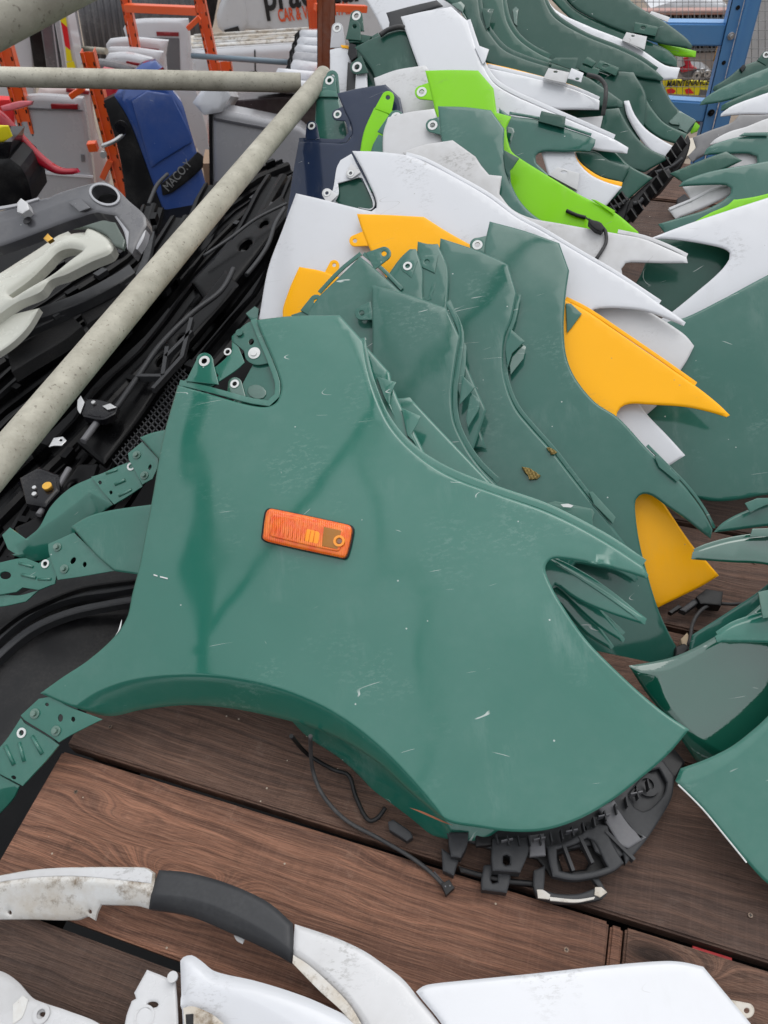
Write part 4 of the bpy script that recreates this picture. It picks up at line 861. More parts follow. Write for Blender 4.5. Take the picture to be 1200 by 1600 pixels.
w3 = Fender(.84, [(606, 182, 1), (640, 174), (678, 169, 1), (688, 200), (700, 300), (600, 290), (598, 210)], WHITE_D, 'small scuffed white wing corner left of the dark green one', LG)
l1 = Fender(.89, [(664, 109, 1), (705, 108), (747, 109, 1), (771, 137, 1), (774, 160), (776, 175, 1), (799, 181, 1), (791, 198, 1), (792, 212), (799, 235), (812, 246), (860, 276), (910, 306), (927, 314), (962, 332), (997, 361, 1), (1000, 368), (960, 380), (880, 370), (800, 340), (700, 300), (679, 170), (672, 140)], LIME, 'bright lime green wing sweeping down to a point by the cable', LG)
l1.ear(659, 144, 676, 142, 11, -.003, True, LIME)
l1.bit('hood_tab', [(924, 311, 1), (930, 312), (961, 329, 1), (959, 335, 1)], None, .006)
l2 = Fender(.92, [(584, 168, 1), (590, 163), (614, 172, 1), (608, 178), (612, 196), (598, 225), (585, 260), (560, 250), (568, 205)], LIME, 'small lime green bracketed piece in front of the navy wing', LG)
l2.ear(606, 152, 598, 174, 10, .001, False)
g2 = Fender(.86, [(591, 209, 1), (612, 217), (642, 231, 1), (640, 300), (575, 300), (580, 232)], GREEN_D, 'dark green wing corner with an upright ear above the white notch', LG)
g2.ear(619, 184, 604, 213, 12, .001)
# ---- navy, upper whites and greens
n1 = Fender(.97, [(526, 145, 1), (560, 137), (602, 131, 1), (625, 152, 1), (630, 178, 1), (640, 300), (520, 400), (440, 380), (449, 325), (457, 270), (466, 221, 1), (490, 221), (520, 223), (541, 222, 0), (550, 208, 0), (548, 193), (540, 176), (533, 160)], NAVY, 'dark navy wing with a curved notch, right of the tube joint', LG)
n1.ear(527.5, 179, 540, 177, 9, -.004); n1.ear(487, 197, 488, 218, 8.5, -.003)
n1.flange([(467, 217), (490, 217), (520, 219), (538, 218), (546, 207), (543, 193), (534, 172)], 2, 5, -.004)
w4 = Fender(1.02, [(584, 121, 1), (620, 108), (664, 101, 1), (672, 112), (700, 220), (640, 230), (608, 200), (590, 150)], WHITE_D, 'white wing with faint scratches behind the navy one', LG)
ga = Fender(1.06, [(494, 150, 1), (528, 149, 1), (540, 200), (548, 320), (486, 320), (490, 215)], GREEN_D, 'dark green wing standing left of the navy one with a double ear', LG)
ga.ear(515, 126, 514, 150, 9.5, .004); ga.ear(519, 119, 518, 148, 9.5, -.004, False); ga.bit('flange_stub', [(499, 143), (512, 140), (526, 143), (528, 151), (496, 151)], GREEN_I, .006, .006)
wi = Fender(1.10, [(516, 190, 1), (545, 186), (552, 240), (508, 240)], WHITE, 'sliver of white wing seen through the navy notch', LG)
gb = Fender(1.12, [(554, 73, 1), (584, 58), (624, 46), (640, 49), (654, 62, 1), (662, 84), (668, 103, 1), (690, 180), (600, 200), (585, 118), (570, 92)], GREEN_F, 'dark glossy green wing edged with a black rubber seal', LG)
gb.ear(558, 105, 570, 100, 11, -.003)
gb.bit('seal_clip', [(671, 99, 1), (677, 92), (695, 95, 1), (694, 105, 1), (672, 105)], None, .012, .014)
tube('rubber_seal', [gb.pl.at(x, y, .01) for x, y in ((594, 55), (608, 46), (628, 42), (646, 50), (657, 63), (665, 84), (673, 102))], .006, RUBBER, gb.t, 10)
wj = Fender(1.15, [(556, 112, 1), (573, 110), (576, 200), (550, 200)], WHITE, 'narrow white strip between the navy wing and the dark trim', LG)
tr = Fender(1.17, [(543, 96, 1), (557, 100, 1), (555, 200), (538, 200)], CHAR, 'grey brown plastic trim strip standing behind the navy wing', LG)
wa = Fender(1.22, [(515, 77, 1), (532, 73), (549, 74, 1), (548, 200), (510, 200), (515, 110)], WHITE, 'white wing standing upright behind the tube joint with a silver ear', LG)
wa.ear(527, 44, 528, 74, 9, .0, True, SILVER); wa.bit('foam_spot', [(532, 70), (544, 71), (546, 76), (534, 74)], YELLOW, .003)
ge = Fender(1.19, [(552, 66, 1), (575, 58), (590, 50), (598, 60), (600, 160), (560, 160)], GREEN_F, 'dark green bracketed wing top behind the glossy green one', LG)
ge.ear(557, 25, 556, 48, 9.5, .003); ge.ear(554, 41, 552, 62, 9, .012, False); ge.bit('flange_stub', [(543, 60), (556, 52), (580, 56), (575, 66), (545, 66)], None, .008, .01)
ge.bit('black_clip', [(546, 66), (556, 70), (558, 88), (548, 95), (543, 84)], BLACKG, .006, .01)
wb = Fender(1.07, [(626, 25, 1), (660, 17), (705, 9, 1), (731, 32, 1), (742, 68), (754, 100), (771, 128), (798, 146), (850, 169), (910, 195), (960, 217), (982, 230, 1), (980, 239, 1), (925, 232), (880, 215), (830, 230), (760, 220), (690, 200), (645, 80)], WHITE, 'tall white wing behind the lime one, ending in a long white spike', LG)
wb.flange([(733, 30), (745, 66), (757, 98), (774, 124), (800, 141), (851, 164), (911, 190), (961, 212)], 2, 5, -.004)
wb.bit('hood_tab', [(742, 74, 1), (748, 71), (764, 77, 1), (758, 96, 1), (754, 100)], None, .003)
bk = Fender(1.13, [(603, 19, 1), (640, 9), (682, -1, 1), (692, 8), (632, 26, 1), (640, 60), (606, 50), (608, 34)], CHAR, 'black plastic trim frame behind the tall white wing', LG)
wc = Fender(1.27, [(560, -20), (720, -30), (720, 120), (640, 120), (600, 52, 1), (584, 20)], WHITE, 'big white wing at the top, left of the black trim frame', LG)
g4 = Fender(1.00, [(780, 168), (799, 180), (842, 186), (882, 199), (922, 212), (931, 217, 1), (929, 226), (922, 235, 1), (880, 236), (848, 236), (837, 242, 0), (838, 254), (860, 275), (890, 310), (800, 300), (780, 220)], GREEN_D, 'green wing with a rounded notch just above the lime one', LG)
g4.box_bracket([(846, 173), (884, 182), (882, 200), (841, 189)], .012, GREEN_F)
g4.flange([(796, 176), (842, 184), (882, 196), (924, 210)], 2, 2, .003, name='edge_bead'); g4.bit('slot_patch', [(793, 198), (802, 200), (804, 206), (798, 224), (793, 214)], GREEN_G, .002)
# ---- the far part of the left row
we = Fender(1.03, [(845, 236, 1), (870, 235), (897, 236, 1), (902, 250), (920, 270), (945, 283), (972, 291, 1), (947, 321, 1), (920, 330), (870, 300)], WHITE, 'white wing foot ending in a square corner by the yellow band', LG)
we.box_bracket([(871, 261), (906, 271), (902, 297), (857, 273)], .022, WHITE_D, oval(881, 269, 5, 2.3))
ye = Fender(1.06, [(897, 240, 1), (910, 256), (938, 275), (973, 284, 1), (971, 292), (960, 300), (920, 290), (897, 262)], YELLOW, 'narrow yellow band of a wing above the white foot', LG)
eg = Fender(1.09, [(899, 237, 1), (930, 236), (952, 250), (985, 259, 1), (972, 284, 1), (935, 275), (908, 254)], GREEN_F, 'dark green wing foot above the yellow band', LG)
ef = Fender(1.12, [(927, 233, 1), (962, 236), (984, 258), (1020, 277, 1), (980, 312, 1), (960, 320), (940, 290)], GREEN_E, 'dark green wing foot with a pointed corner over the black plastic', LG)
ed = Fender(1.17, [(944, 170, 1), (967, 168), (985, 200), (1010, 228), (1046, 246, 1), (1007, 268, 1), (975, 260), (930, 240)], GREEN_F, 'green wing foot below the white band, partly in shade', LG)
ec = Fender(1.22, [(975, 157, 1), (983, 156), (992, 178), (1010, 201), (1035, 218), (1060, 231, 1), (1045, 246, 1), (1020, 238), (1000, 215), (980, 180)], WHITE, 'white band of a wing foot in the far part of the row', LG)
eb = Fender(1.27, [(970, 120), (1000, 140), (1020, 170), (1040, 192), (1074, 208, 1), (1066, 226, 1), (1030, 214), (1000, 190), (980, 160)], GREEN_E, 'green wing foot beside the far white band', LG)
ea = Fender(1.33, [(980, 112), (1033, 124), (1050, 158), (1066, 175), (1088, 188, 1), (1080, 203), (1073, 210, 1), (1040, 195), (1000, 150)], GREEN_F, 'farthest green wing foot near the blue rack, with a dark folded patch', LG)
ea.bit('folded_patch', [(1045, 190), (1062, 173), (1088, 188, 1), (1078, 200), (1073, 207), (1060, 200), (1062, 195), (1050, 194)], GREEN_G, .004)
el = Fender(1.38, [(1078, 200), (1088, 190), (1094, 196), (1090, 204), (1080, 208)], LIME, 'tiny lime corner beside the blue post foot', LG)
wd_ = Fender(1.12, [(758, 104, 1), (800, 113), (850, 125), (900, 140), (937, 156, 1), (936, 170, 1), (900, 170), (862, 169), (820, 155), (790, 145), (770, 127)], WHITE, 'white wing spike with a white bracket under the yellow line', LG)
wd_.flange([(762, 100), (800, 109), (850, 121), (900, 136), (937, 152)], 1, 5, -.002); wd_.box_bracket([(857, 106), (890, 113), (884, 130), (849, 122)], .018, WHITE_D, oval(868, 112, 3.5, 1.6)); wd_.bit('bracket', [(893, 106, 1), (912, 114, 1), (908, 128, 1), (887, 122, 1)], None, .03, .002, holes=[oval(902, 123, 3.5, 2)])
yd = Fender(1.15, [(760, 97, 1), (800, 106), (850, 119), (900, 134), (937, 151, 1), (934, 157), (850, 130), (760, 106)], YELLOW, 'thin yellow line of a wing edge above the white spike', LG)
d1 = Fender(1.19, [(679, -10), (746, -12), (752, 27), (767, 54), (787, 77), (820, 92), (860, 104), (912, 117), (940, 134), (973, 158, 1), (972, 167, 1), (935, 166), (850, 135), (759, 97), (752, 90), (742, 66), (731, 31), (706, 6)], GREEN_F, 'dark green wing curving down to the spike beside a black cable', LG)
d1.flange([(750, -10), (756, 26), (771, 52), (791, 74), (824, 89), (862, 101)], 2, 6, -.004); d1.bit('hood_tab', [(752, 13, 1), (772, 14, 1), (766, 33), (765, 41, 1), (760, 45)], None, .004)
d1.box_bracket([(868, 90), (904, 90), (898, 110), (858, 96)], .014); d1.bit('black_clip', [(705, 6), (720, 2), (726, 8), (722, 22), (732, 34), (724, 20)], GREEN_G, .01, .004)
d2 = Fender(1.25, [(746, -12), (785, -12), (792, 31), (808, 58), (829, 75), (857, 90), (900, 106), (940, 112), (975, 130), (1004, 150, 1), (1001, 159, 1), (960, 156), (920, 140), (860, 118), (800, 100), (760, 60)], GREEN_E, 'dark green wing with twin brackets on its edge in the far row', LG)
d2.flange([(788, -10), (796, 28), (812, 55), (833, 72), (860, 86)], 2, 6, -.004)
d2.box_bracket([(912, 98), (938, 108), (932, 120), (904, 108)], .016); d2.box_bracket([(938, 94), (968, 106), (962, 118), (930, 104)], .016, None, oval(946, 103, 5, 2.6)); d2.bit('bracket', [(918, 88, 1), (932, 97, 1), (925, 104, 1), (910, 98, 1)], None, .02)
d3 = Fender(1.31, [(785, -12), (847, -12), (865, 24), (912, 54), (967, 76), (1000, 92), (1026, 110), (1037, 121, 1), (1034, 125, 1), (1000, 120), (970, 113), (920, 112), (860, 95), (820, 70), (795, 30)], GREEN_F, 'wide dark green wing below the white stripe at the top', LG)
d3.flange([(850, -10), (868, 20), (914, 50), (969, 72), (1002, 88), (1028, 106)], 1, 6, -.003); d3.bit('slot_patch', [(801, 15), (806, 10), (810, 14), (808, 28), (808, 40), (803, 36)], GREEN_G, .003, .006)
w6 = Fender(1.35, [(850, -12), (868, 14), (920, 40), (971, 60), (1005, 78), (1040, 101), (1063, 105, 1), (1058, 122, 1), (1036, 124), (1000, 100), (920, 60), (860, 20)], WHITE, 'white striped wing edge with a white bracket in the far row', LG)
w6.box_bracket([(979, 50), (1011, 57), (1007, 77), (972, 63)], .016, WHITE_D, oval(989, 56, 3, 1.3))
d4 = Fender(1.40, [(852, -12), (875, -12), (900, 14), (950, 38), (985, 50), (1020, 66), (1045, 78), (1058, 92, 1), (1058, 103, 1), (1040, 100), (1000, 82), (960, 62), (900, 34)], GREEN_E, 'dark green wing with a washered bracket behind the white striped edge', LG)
d4.flange([(877, -12), (902, 12), (952, 35), (987, 47)], 1, 6, -.003); d4.box_bracket([(992, 34), (1029, 42), (1024, 56), (990, 50)], .018, None, oval(1005, 43, 4, 2.4))
l5 = Fender(1.44, [(1025, 62), (1050, 70), (1080, 77), (1088, 79, 1), (1087, 88, 1), (1057, 86), (1035, 76)], LIME, 'lime wing tip poking out at the far end of the row', LG)
d5 = Fender(1.43, [(878, -14), (972, -14, 1), (990, 4), (1012, 18), (1034, 30), (1054, 44), (1074, 60), (1082, 71, 1), (1080, 75, 1), (1050, 70), (1030, 66), (985, 52), (940, 34), (900, 12)], GREEN_F, 'topmost dark green wing at the far end of the left row', LG, off=.02)
d5.box_bracket([(1018, 17), (1047, 27), (1043, 34), (1014, 22)], .012, WHITE_D)
dq = Fender(1.24, [(855, 168), (905, 150), (960, 112), (990, 112), (1010, 150), (1004, 205), (985, 262, 1), (940, 245), (900, 232), (870, 205)], GREEN_F, 'broad dark green backing wing added between the far spikes', LG)  # backing panel added so the pale gap between the spikes reads dark
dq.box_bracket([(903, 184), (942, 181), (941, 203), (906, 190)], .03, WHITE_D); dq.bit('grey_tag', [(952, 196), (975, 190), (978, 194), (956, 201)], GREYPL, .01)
dr = Fender(1.46, [(890, 90), (1000, 80), (1030, 120), (1020, 180), (900, 180)], GREEN_F, 'dark green backing wing added to darken gaps behind the far spikes', LG)  # second added backing panel, its dark green stands in for the gap's darkness
# ---- the right row
r1 = Fender(.04, [(1121, 1003, 1), (1118, 994), (1140, 978), (1170, 967), (1250, 945), (1450, 930), (1500, 1200), (1480, 1500), (1330, 1480), (1200, 1381), (1165, 1344), (1130, 1302), (1095, 1260), (1056, 1221, 1), (1064, 1201, 1), (1100, 1188), (1140, 1169), (1170, 1147), (1200, 1120), (1240, 1070), (1255, 1030), (1240, 1008), (1200, 1004)], GREEN, 'front green wing of the right row with a chipped lower edge', RG_, .03,
    creases=[([(1050, 1232), (1100, 1215), (1150, 1185), (1200, 1140), (1260, 1080)], [(1050, 1232), (1100, 1215), (1150, 1185), (1200, 1140), (1260, 1080), (1200, 1060), (1000, 1200)], .3)])
r1.flange([(1119, 988), (1142, 973), (1172, 962), (1252, 940)], 1, 6, -.003); r1.flange([(1060, 1226), (1098, 1264), (1132, 1305), (1167, 1348)], 1.2, 1.2, .001, WASH, 'bare_edge')
r1.box_bracket([(1185, 925), (1230, 915), (1230, 960), (1192, 966)], .03, GREEN_I)
r2 = Fender(.17, [(1081, 873, 1), (1083, 862), (1100, 855), (1140, 844), (1200, 835), (1300, 820), (1450, 900), (1450, 1300), (1200, 1300), (1090, 1191), (1068, 1160), (1040, 1120), (1010, 1082), (983, 1040, 1), (1020, 1034), (1050, 1027), (1080, 1015), (1120, 993), (1170, 960), (1210, 925), (1215, 895), (1200, 882), (1140, 878)], GREEN_G, 'very glossy dark green wing mirroring the sky, left tip on the boards', RG_, .02,
    creases=[([(985, 1052), (1040, 1048), (1080, 1030), (1130, 1000)], [(985, 1052), (1040, 1048), (1080, 1030), (1130, 1000), (1120, 960), (980, 1020)], .35), ([(1000, 1050), (1030, 1056), (1040, 1090), (1060, 1120), (1090, 1150), (1130, 1175)], [(1000, 1050), (1030, 1056), (1040, 1090), (1060, 1120), (1090, 1150), (1130, 1175), (1120, 1260), (1000, 1180), (950, 1040)], .5)])
r2.flange([(1084, 859), (1101, 851), (1141, 840), (1201, 831)], 1, 5, -.003); r2.box_bracket([(1176, 826), (1240, 824), (1240, 838), (1172, 838)], .014)
r3 = Fender(.27, [(1116, 831, 1), (1130, 816), (1160, 800), (1200, 787), (1300, 770), (1400, 900), (1400, 1100), (1200, 1100), (1080, 1032, 1), (1078, 1012), (1082, 992, 1), (1132, 960), (1180, 928), (1215, 900), (1225, 850), (1200, 821), (1140, 829)], GREEN_D, 'dull green wing under the glossy one, spike pointing at the yellow piece', RG_, .01)
r3.box_bracket([(1164, 786), (1184, 778), (1220, 778), (1172, 800)], .02)
r4 = Fender(.72, [(1044, 502, 1), (1072, 495), (1125, 469), (1200, 429), (1300, 380), (1450, 420), (1450, 760), (1300, 768), (1200, 773), (1144, 782), (1106, 782), (1076, 771), (1040, 740), (1000, 680), (1000, 600)], GREEN_D, 'big smooth dull green wing filling the right edge', RG_, .02, grid=.015)
r5 = Fender(.78, [(1010, 374, 1), (1067, 352), (1117, 335), (1200, 308), (1300, 275), (1450, 300), (1450, 450), (1300, 480), (1200, 500), (1072, 540), (1031, 499, 1), (1050, 487), (1087, 457), (1125, 424), (1140, 404), (1141, 394, 0), (1130, 387), (1105, 381), (1069, 375), (1033, 372)], WHITE, 'white wing of the right row with an open notch above the big green one', RG_, .01)
r6 = Fender(.86, [(1020, 374, 1), (1080, 366), (1160, 360), (1200, 420), (1100, 500), (1046, 492, 1), (1009, 456), (994, 442, 1), (1005, 420)], GREEN_F, 'dark green wing seen through the notch of the white one', RG_, .005)
r7 = Fender(.90, [(1085, 346, 1), (1110, 332), (1137, 320), (1147, 311), (1152, 311), (1187, 305), (1260, 285), (1300, 350), (1120, 370)], LIME, 'lime edge sticking out above the white wing of the right row', RG_, .005)
r8 = Fender(.96, [(1061, 290, 1), (1068, 282), (1100, 270), (1125, 264), (1167, 257), (1200, 251), (1320, 235), (1400, 330), (1200, 380), (1040, 364, 1), (1029, 349, 1), (1067, 338), (1100, 328), (1128, 314), (1142, 302), (1143, 293, 0), (1135, 288), (1100, 288)], GREEN_D, 'green wing with a narrow pointed notch in the middle of the right row', RG_, .01)
r9 = Fender(1.02, [(1067, 291, 1), (1110, 283), (1150, 284), (1150, 300), (1117, 316), (1083, 331), (1056, 341, 1), (1044, 326, 1), (1062, 318), (1080, 311)], WHITE_D, 'white wing foot visible inside the narrow green notch', RG_, .01)
r9.flange([(1046, 326), (1080, 312), (1110, 297), (1138, 288)], 2, 2, .003, name='edge_bead')
ra = Fender(1.05, [(1047, 270, 1), (1100, 248), (1135, 236), (1160, 250), (1120, 268), (1067, 283, 1)], GREEN_E, 'flat dark green wing foot reaching left toward the black plastic', RG_, .01)
rb = Fender(1.09, [(1100, 241, 1), (1104, 232), (1117, 224), (1155, 213), (1200, 206), (1300, 195), (1350, 260), (1250, 290), (1178, 262), (1184, 252, 0), (1183, 243), (1172, 239), (1142, 239)], GREEN_D, 'green wing with a long notch showing pale metal inside', RG_, .01)
rb.bit('inner_plate', [(1122, 262), (1140, 240), (1160, 236), (1190, 238), (1192, 256), (1150, 262)], WHITE_D, -.012); rb.bit('hood_tab', [(1155, 212, 1), (1163, 207), (1200, 206), (1200, 212)], None, .006)
rc = Fender(1.15, [(1109, 225, 1), (1117, 217), (1140, 205), (1167, 197), (1200, 184), (1300, 160), (1300, 230), (1180, 230), (1125, 226)], WHITE_D, 'lower white spike in the far right row', RG_, .01)
rd = Fender(1.20, [(1083, 214, 1), (1110, 203), (1145, 190), (1155, 179), (1200, 178), (1260, 170), (1260, 220), (1150, 230), (1110, 238), (1082, 252, 1), (1075, 243), (1088, 230)], GREYP, 'charcoal wing lying between the two white spikes', RG_, .01)
re_ = Fender(1.26, [(1126, 181, 1), (1127, 177), (1140, 167), (1160, 158), (1180, 151), (1200, 144), (1300, 120), (1300, 180), (1200, 178), (1160, 178)], WHITE, 'upper white spike in the far right row', RG_, .01)
rf_ = Fender(1.31, [(1127, 172, 1), (1128, 164), (1140, 157), (1160, 148), (1200, 131), (1300, 100), (1300, 170), (1180, 165)], GREEN_E, 'dark green spike just above the upper white one', RG_, .01)
rg_ = Fender(1.35, [(1094, 163, 1), (1096, 158), (1110, 146), (1140, 130), (1200, 105), (1320, 60), (1320, 140), (1200, 141), (1128, 158)], GREEN_D, 'broad green spike crossing in front of the blue post', RG_, .01)
rh_ = Fender(1.40, [(1114, 140, 1), (1116, 134), (1140, 119), (1160, 103), (1200, 89), (1300, 60), (1300, 120), (1150, 145)], GREEN_F, 'rearmost green spike of the right row with a dark clip', RG_, .01)
rh_.ear(1197, 86, 1190, 98, 6, .002); rh_.bit('clip', [(1156, 106), (1162, 100), (1166, 104), (1160, 112)], BLACK, .006, .006)
# ------------------------------------------------------------------ black plastic carrier under the big wing
pk = flat(.03)
kt = thing('plastic_carrier', pk.at(880, 1330), 'black plastic bumper carrier with open loops under the big green wing', 'bumper carrier')
def kb(name, pts, off=0.0, th=.01, mat=CHAR, holes=(), roll=.003, **k): return sheet(name, pk, pts, mat, kt, off, th, roll, .015, holes, step=5, **k)
kb('carrier_body', [(690, 1275), (700, 1308), (745, 1318), (800, 1335), (860, 1330), (930, 1320), (976, 1318), (1004, 1305), (1025, 1280), (1045, 1250), (1060, 1200), (1035, 1165), (960, 1180), (850, 1240)], -.006, .008)
kb('carrier_tip', [(1030, 1180, 1), (1054, 1170, 1), (1071, 1190, 1), (1055, 1218, 1), (1035, 1205)], .002, .012, BLACK)
kb('end_plate', [(1010, 1200, 1), (1035, 1186), (1054, 1212), (1050, 1245), (1034, 1275), (1010, 1312), (978, 1350, 1), (965, 1300), (945, 1260), (975, 1232)], .006, .012, holes=[[(982, 1242), (1010, 1208), (1030, 1200), (1042, 1222), (1038, 1240), (1018, 1262), (1005, 1268), (992, 1262)]])
kb('recess_floor', [(975, 1238), (1010, 1200), (1035, 1195), (1048, 1222), (1042, 1245), (1018, 1270), (1000, 1276), (985, 1266)], -.012, .004, CHAR)
ring('hole_rim', pk, 1010, 1228, .019, .010, CHAR, kt, -.008, .008); disc('green_glimpse', pk, 1010, 1228, .010, .0005, GREEN_G, kt, -.0075)
kb('slot_plate', [(935, 1262, 1), (960, 1250), (985, 1290), (1010, 1308), (982, 1325, 1), (968, 1320)], .010, .010, GREYPL)
kb('rib_plate', [(915, 1290, 1), (932, 1275, 1), (975, 1335, 1), (955, 1345, 1), (930, 1330)], .004, .008)
kb('loop_frame', [(855, 1322, 1), (880, 1316), (935, 1286), (950, 1290, 1), (955, 1312), (975, 1348), (960, 1360), (930, 1370), (895, 1375), (864, 1369, 1), (858, 1345)], .008, .014, holes=[[(870, 1327), (900, 1318), (918, 1308), (930, 1315), (945, 1345), (950, 1354), (925, 1361), (895, 1364), (874, 1360), (871, 1345)]])
lf = kb('lower_loop', [(834, 1360, 1), (852, 1352), (852, 1362), (850, 1390), (870, 1396), (905, 1396), (935, 1385), (925, 1372), (936, 1372), (950, 1395, 1), (940, 1404), (900, 1411), (870, 1410), (840, 1402, 1), (834, 1385)], -.004, .012)
for q in ([(839, 1390), (848, 1390), (860, 1398), (858, 1405), (841, 1403)], [(930, 1386), (940, 1386), (949, 1394), (938, 1402), (929, 1398)], [(858, 1401), (900, 1405), (930, 1401), (928, 1405), (900, 1410), (860, 1407)]): sheet('torn_edge', pk, q, GRIME, lf, -.0005, .004, .001, .01, step=4)
kb('socket_block', [(770, 1310), (825, 1308), (826, 1330), (813, 1363, 1), (770, 1360, 1), (768, 1340)], .012, .026, holes=[[(786, 1337), (792, 1335), (797, 1338), (797, 1350), (790, 1352), (786, 1348)]])
kb('socket_block', [(756, 1352), (768, 1350), (795, 1358), (798, 1370), (792, 1395, 1), (753, 1390, 1), (752, 1375)], -.008, .02, holes=[[(768, 1365), (778, 1365), (778, 1378), (770, 1380), (767, 1375)]])
kb('wedge', [(702, 1300, 1), (732, 1300), (730, 1320), (720, 1340), (705, 1338), (701, 1315)], .010, .026); kb('wedge', [(690, 1325, 1), (705, 1335), (716, 1345), (709, 1368, 1), (692, 1360)], -.006, .02)
kb('connector_plate', [(742, 1295), (770, 1296), (770, 1320), (744, 1322)], .004, .01, BLACK)
kb('web_plate', [(826, 1305, 1), (850, 1302), (853, 1336), (828, 1338)], .006, .008, GREYPL)
kb('edge_rail', [(716, 1352), (750, 1362), (800, 1372), (836, 1376), (834, 1384), (790, 1380), (720, 1362)], -.012, .01, BLACK)
for k in range(15):   # crossed webs along the upper edge
    g = k/14; x = 775+g*235; y = 1306+12*math.sin(g*2.2)-g*g*96
    a_ = pk.at(x, y, .012); b_ = pk.at(x+3, y+15, .012); boxes('web', [bar(a_, b_, .002, .018)], CHAR, kt)
    if k % 3 == 1: boxes('web', [bar(pk.at(x-9, y+9, .012), pk.at(x+9, y+5, .012), .002, .018)], GREYPL, kt)
for a_, b_ in (((880, 1322), (895, 1362)), ((905, 1308), (925, 1350)), ((945, 1300), (990, 1345)), ((962, 1262), (1002, 1312)), ((820, 1312), (812, 1345))):
    boxes('lattice_rib', [bar(pk.at(*a_, .002), pk.at(*b_, .002), .005, .016)], CHAR, kt)
kb('back_web', [(700, 1300), (760, 1322), (840, 1342), (860, 1368), (930, 1372), (980, 1345), (1025, 1290), (1000, 1270), (900, 1300), (800, 1300)], -.016, .006, BLACK, holes=[[(872, 1335), (905, 1325), (925, 1340), (915, 1358), (880, 1362)]])
# smaller clip under the arch
o = sheet('plastic_clip', flat(.02), [(606, 1284), (614, 1280), (642, 1300), (645, 1308), (636, 1314), (608, 1296)], CHAR, None, .0, .016, .002, .01, step=4); tag(o, 'small black plastic clip on the boards below the wheel arch', 'clip')
def cable(name, pts, r, label, mat=RUBBER, **k):
    o = tube(name, pts, r, mat, None, 10, **k); tag(o, label, 'cable'); return o
pz = flat(.008)
cb = cable('cable', [f1.pl.at(485, 1150, -.02), pz.at(488, 1200, .03), pz.at(505, 1243, .01), pz.at(540, 1281), pz.at(590, 1309), pz.at(640, 1338), pz.at(672, 1362), pz.at(692, 1382)], .0034, 'grey cable hanging from the arch with a plug on the boards')
for i, (dx, m_) in enumerate(((-2, TXT), (0, plastic('orange_wire', (.6, .12, .03), .4, 0)), (2, GREYPL))): tube('wire', [pz.at(676+dx, 1362), pz.at(694+dx, 1383)], .0014, m_, cb, 6, smooth_path=False)
sheet('plug', pz, [(689, 1381, 1), (702, 1374, 1), (710, 1387, 1), (697, 1399, 1)], BLACK, cb, .008, .014, .0006, .005, step=3)
for q in ((696, 1385), (703, 1384)): disc('pin', pz, q[0], q[1], .0012, .0004, GREYPL, cb, .0085, 8)
cable('cable', [f1.pl.at(455, 1150, -.03), pz.at(480, 1178, .01), pz.at(520, 1202, .01), pz.at(545, 1212, .005), pz.at(556, 1245), pz.at(574, 1280), pz.at(590, 1278), pz.at(602, 1262)], .0036, 'black taped cable looping under the wheel arch', BLACK)
# cables and lamp socket under the yellow piece
pq = flat(.02)
st = thing('lamp_socket', pq.at(1080, 945), 'black plastic lamp socket under the lower yellow piece', 'lamp socket')
sheet('housing', pq, [(1088, 932, 1), (1104, 920, 1), (1130, 924, 1), (1127, 946, 1), (1095, 943)], BLACK, st, .012, .02, .002, .008, step=4); sheet('latch', pq, [(1062, 952, 1), (1085, 935), (1094, 940), (1072, 956, 1)], CHAR, st, .006, .012, .002, .008, step=4); sheet('latch', pq, [(1045, 955, 1), (1060, 944), (1066, 948), (1050, 958)], BLACK, st, .004, .01, .001, .008, step=4)
cable('cable', [pq.at(1126, 943), pq.at(1150, 944, .005), pq.at(1175, 940, .015), pq.at(1200, 932, .03), pq.at(1235, 920, .05)], .0032, 'black cable running right from the lamp socket')
c2 = cable('cable', [pq.at(1112, 943), pq.at(1094, 955, .01), pq.at(1082, 975, .01), pq.at(1078, 1000, .01), pq.at(1072, 1012)], .0034, 'black cable bending down to a taped plug')
sheet('tape', pq, [(1064, 998), (1074, 988, 1), (1080, 998), (1074, 1008), (1066, 1006)], TAPE, c2, .008, .012, .003, .005, step=3); sheet('plug', pq, [(1056, 1010), (1070, 1004), (1078, 1012), (1068, 1024), (1056, 1024)], BLACK, c2, .008, .014, .003, .006, step=4)
# cable across the lime and white wings
pL, pW = l1.pl, w2.pl
c3 = cable('cable', [pL.at(885, 329, .006), pL.at(900, 336, .006), pL.at(915, 340, .005)], .0042, 'short black taped lead lying on the lime wing', BLACK)
c4 = cable('cable', [pW.at(938, 352, .012), pW.at(946, 362, .008), pW.at(947, 378, .006), pW.at(940, 392, .006), pW.at(932, 404, .005)], .0038, 'grey cable hanging over the white wing from a black connector')
tube('thin_lead', [pL.at(915, 340, .006), pW.at(925, 346, .015)], .002, RUBBER, c4, 6, smooth_path=False)
sheet('connector', pW, [(920, 340, 1), (926, 343), (934, 345), (940, 348), (945, 356, 1), (940, 362), (930, 358), (919, 348, 1)], BLACK, c4, .018, .014, .003, .006, step=3)
cable('cable', [layer(1.1).at(918, 117, .02), layer(1.1).at(936, 122, .03), layer(1.1).at(946, 135, .03), layer(1.1).at(946, 155, .03), layer(1.1).at(942, 180, .01)], .005, 'black cable curling down beside the far green spikes')
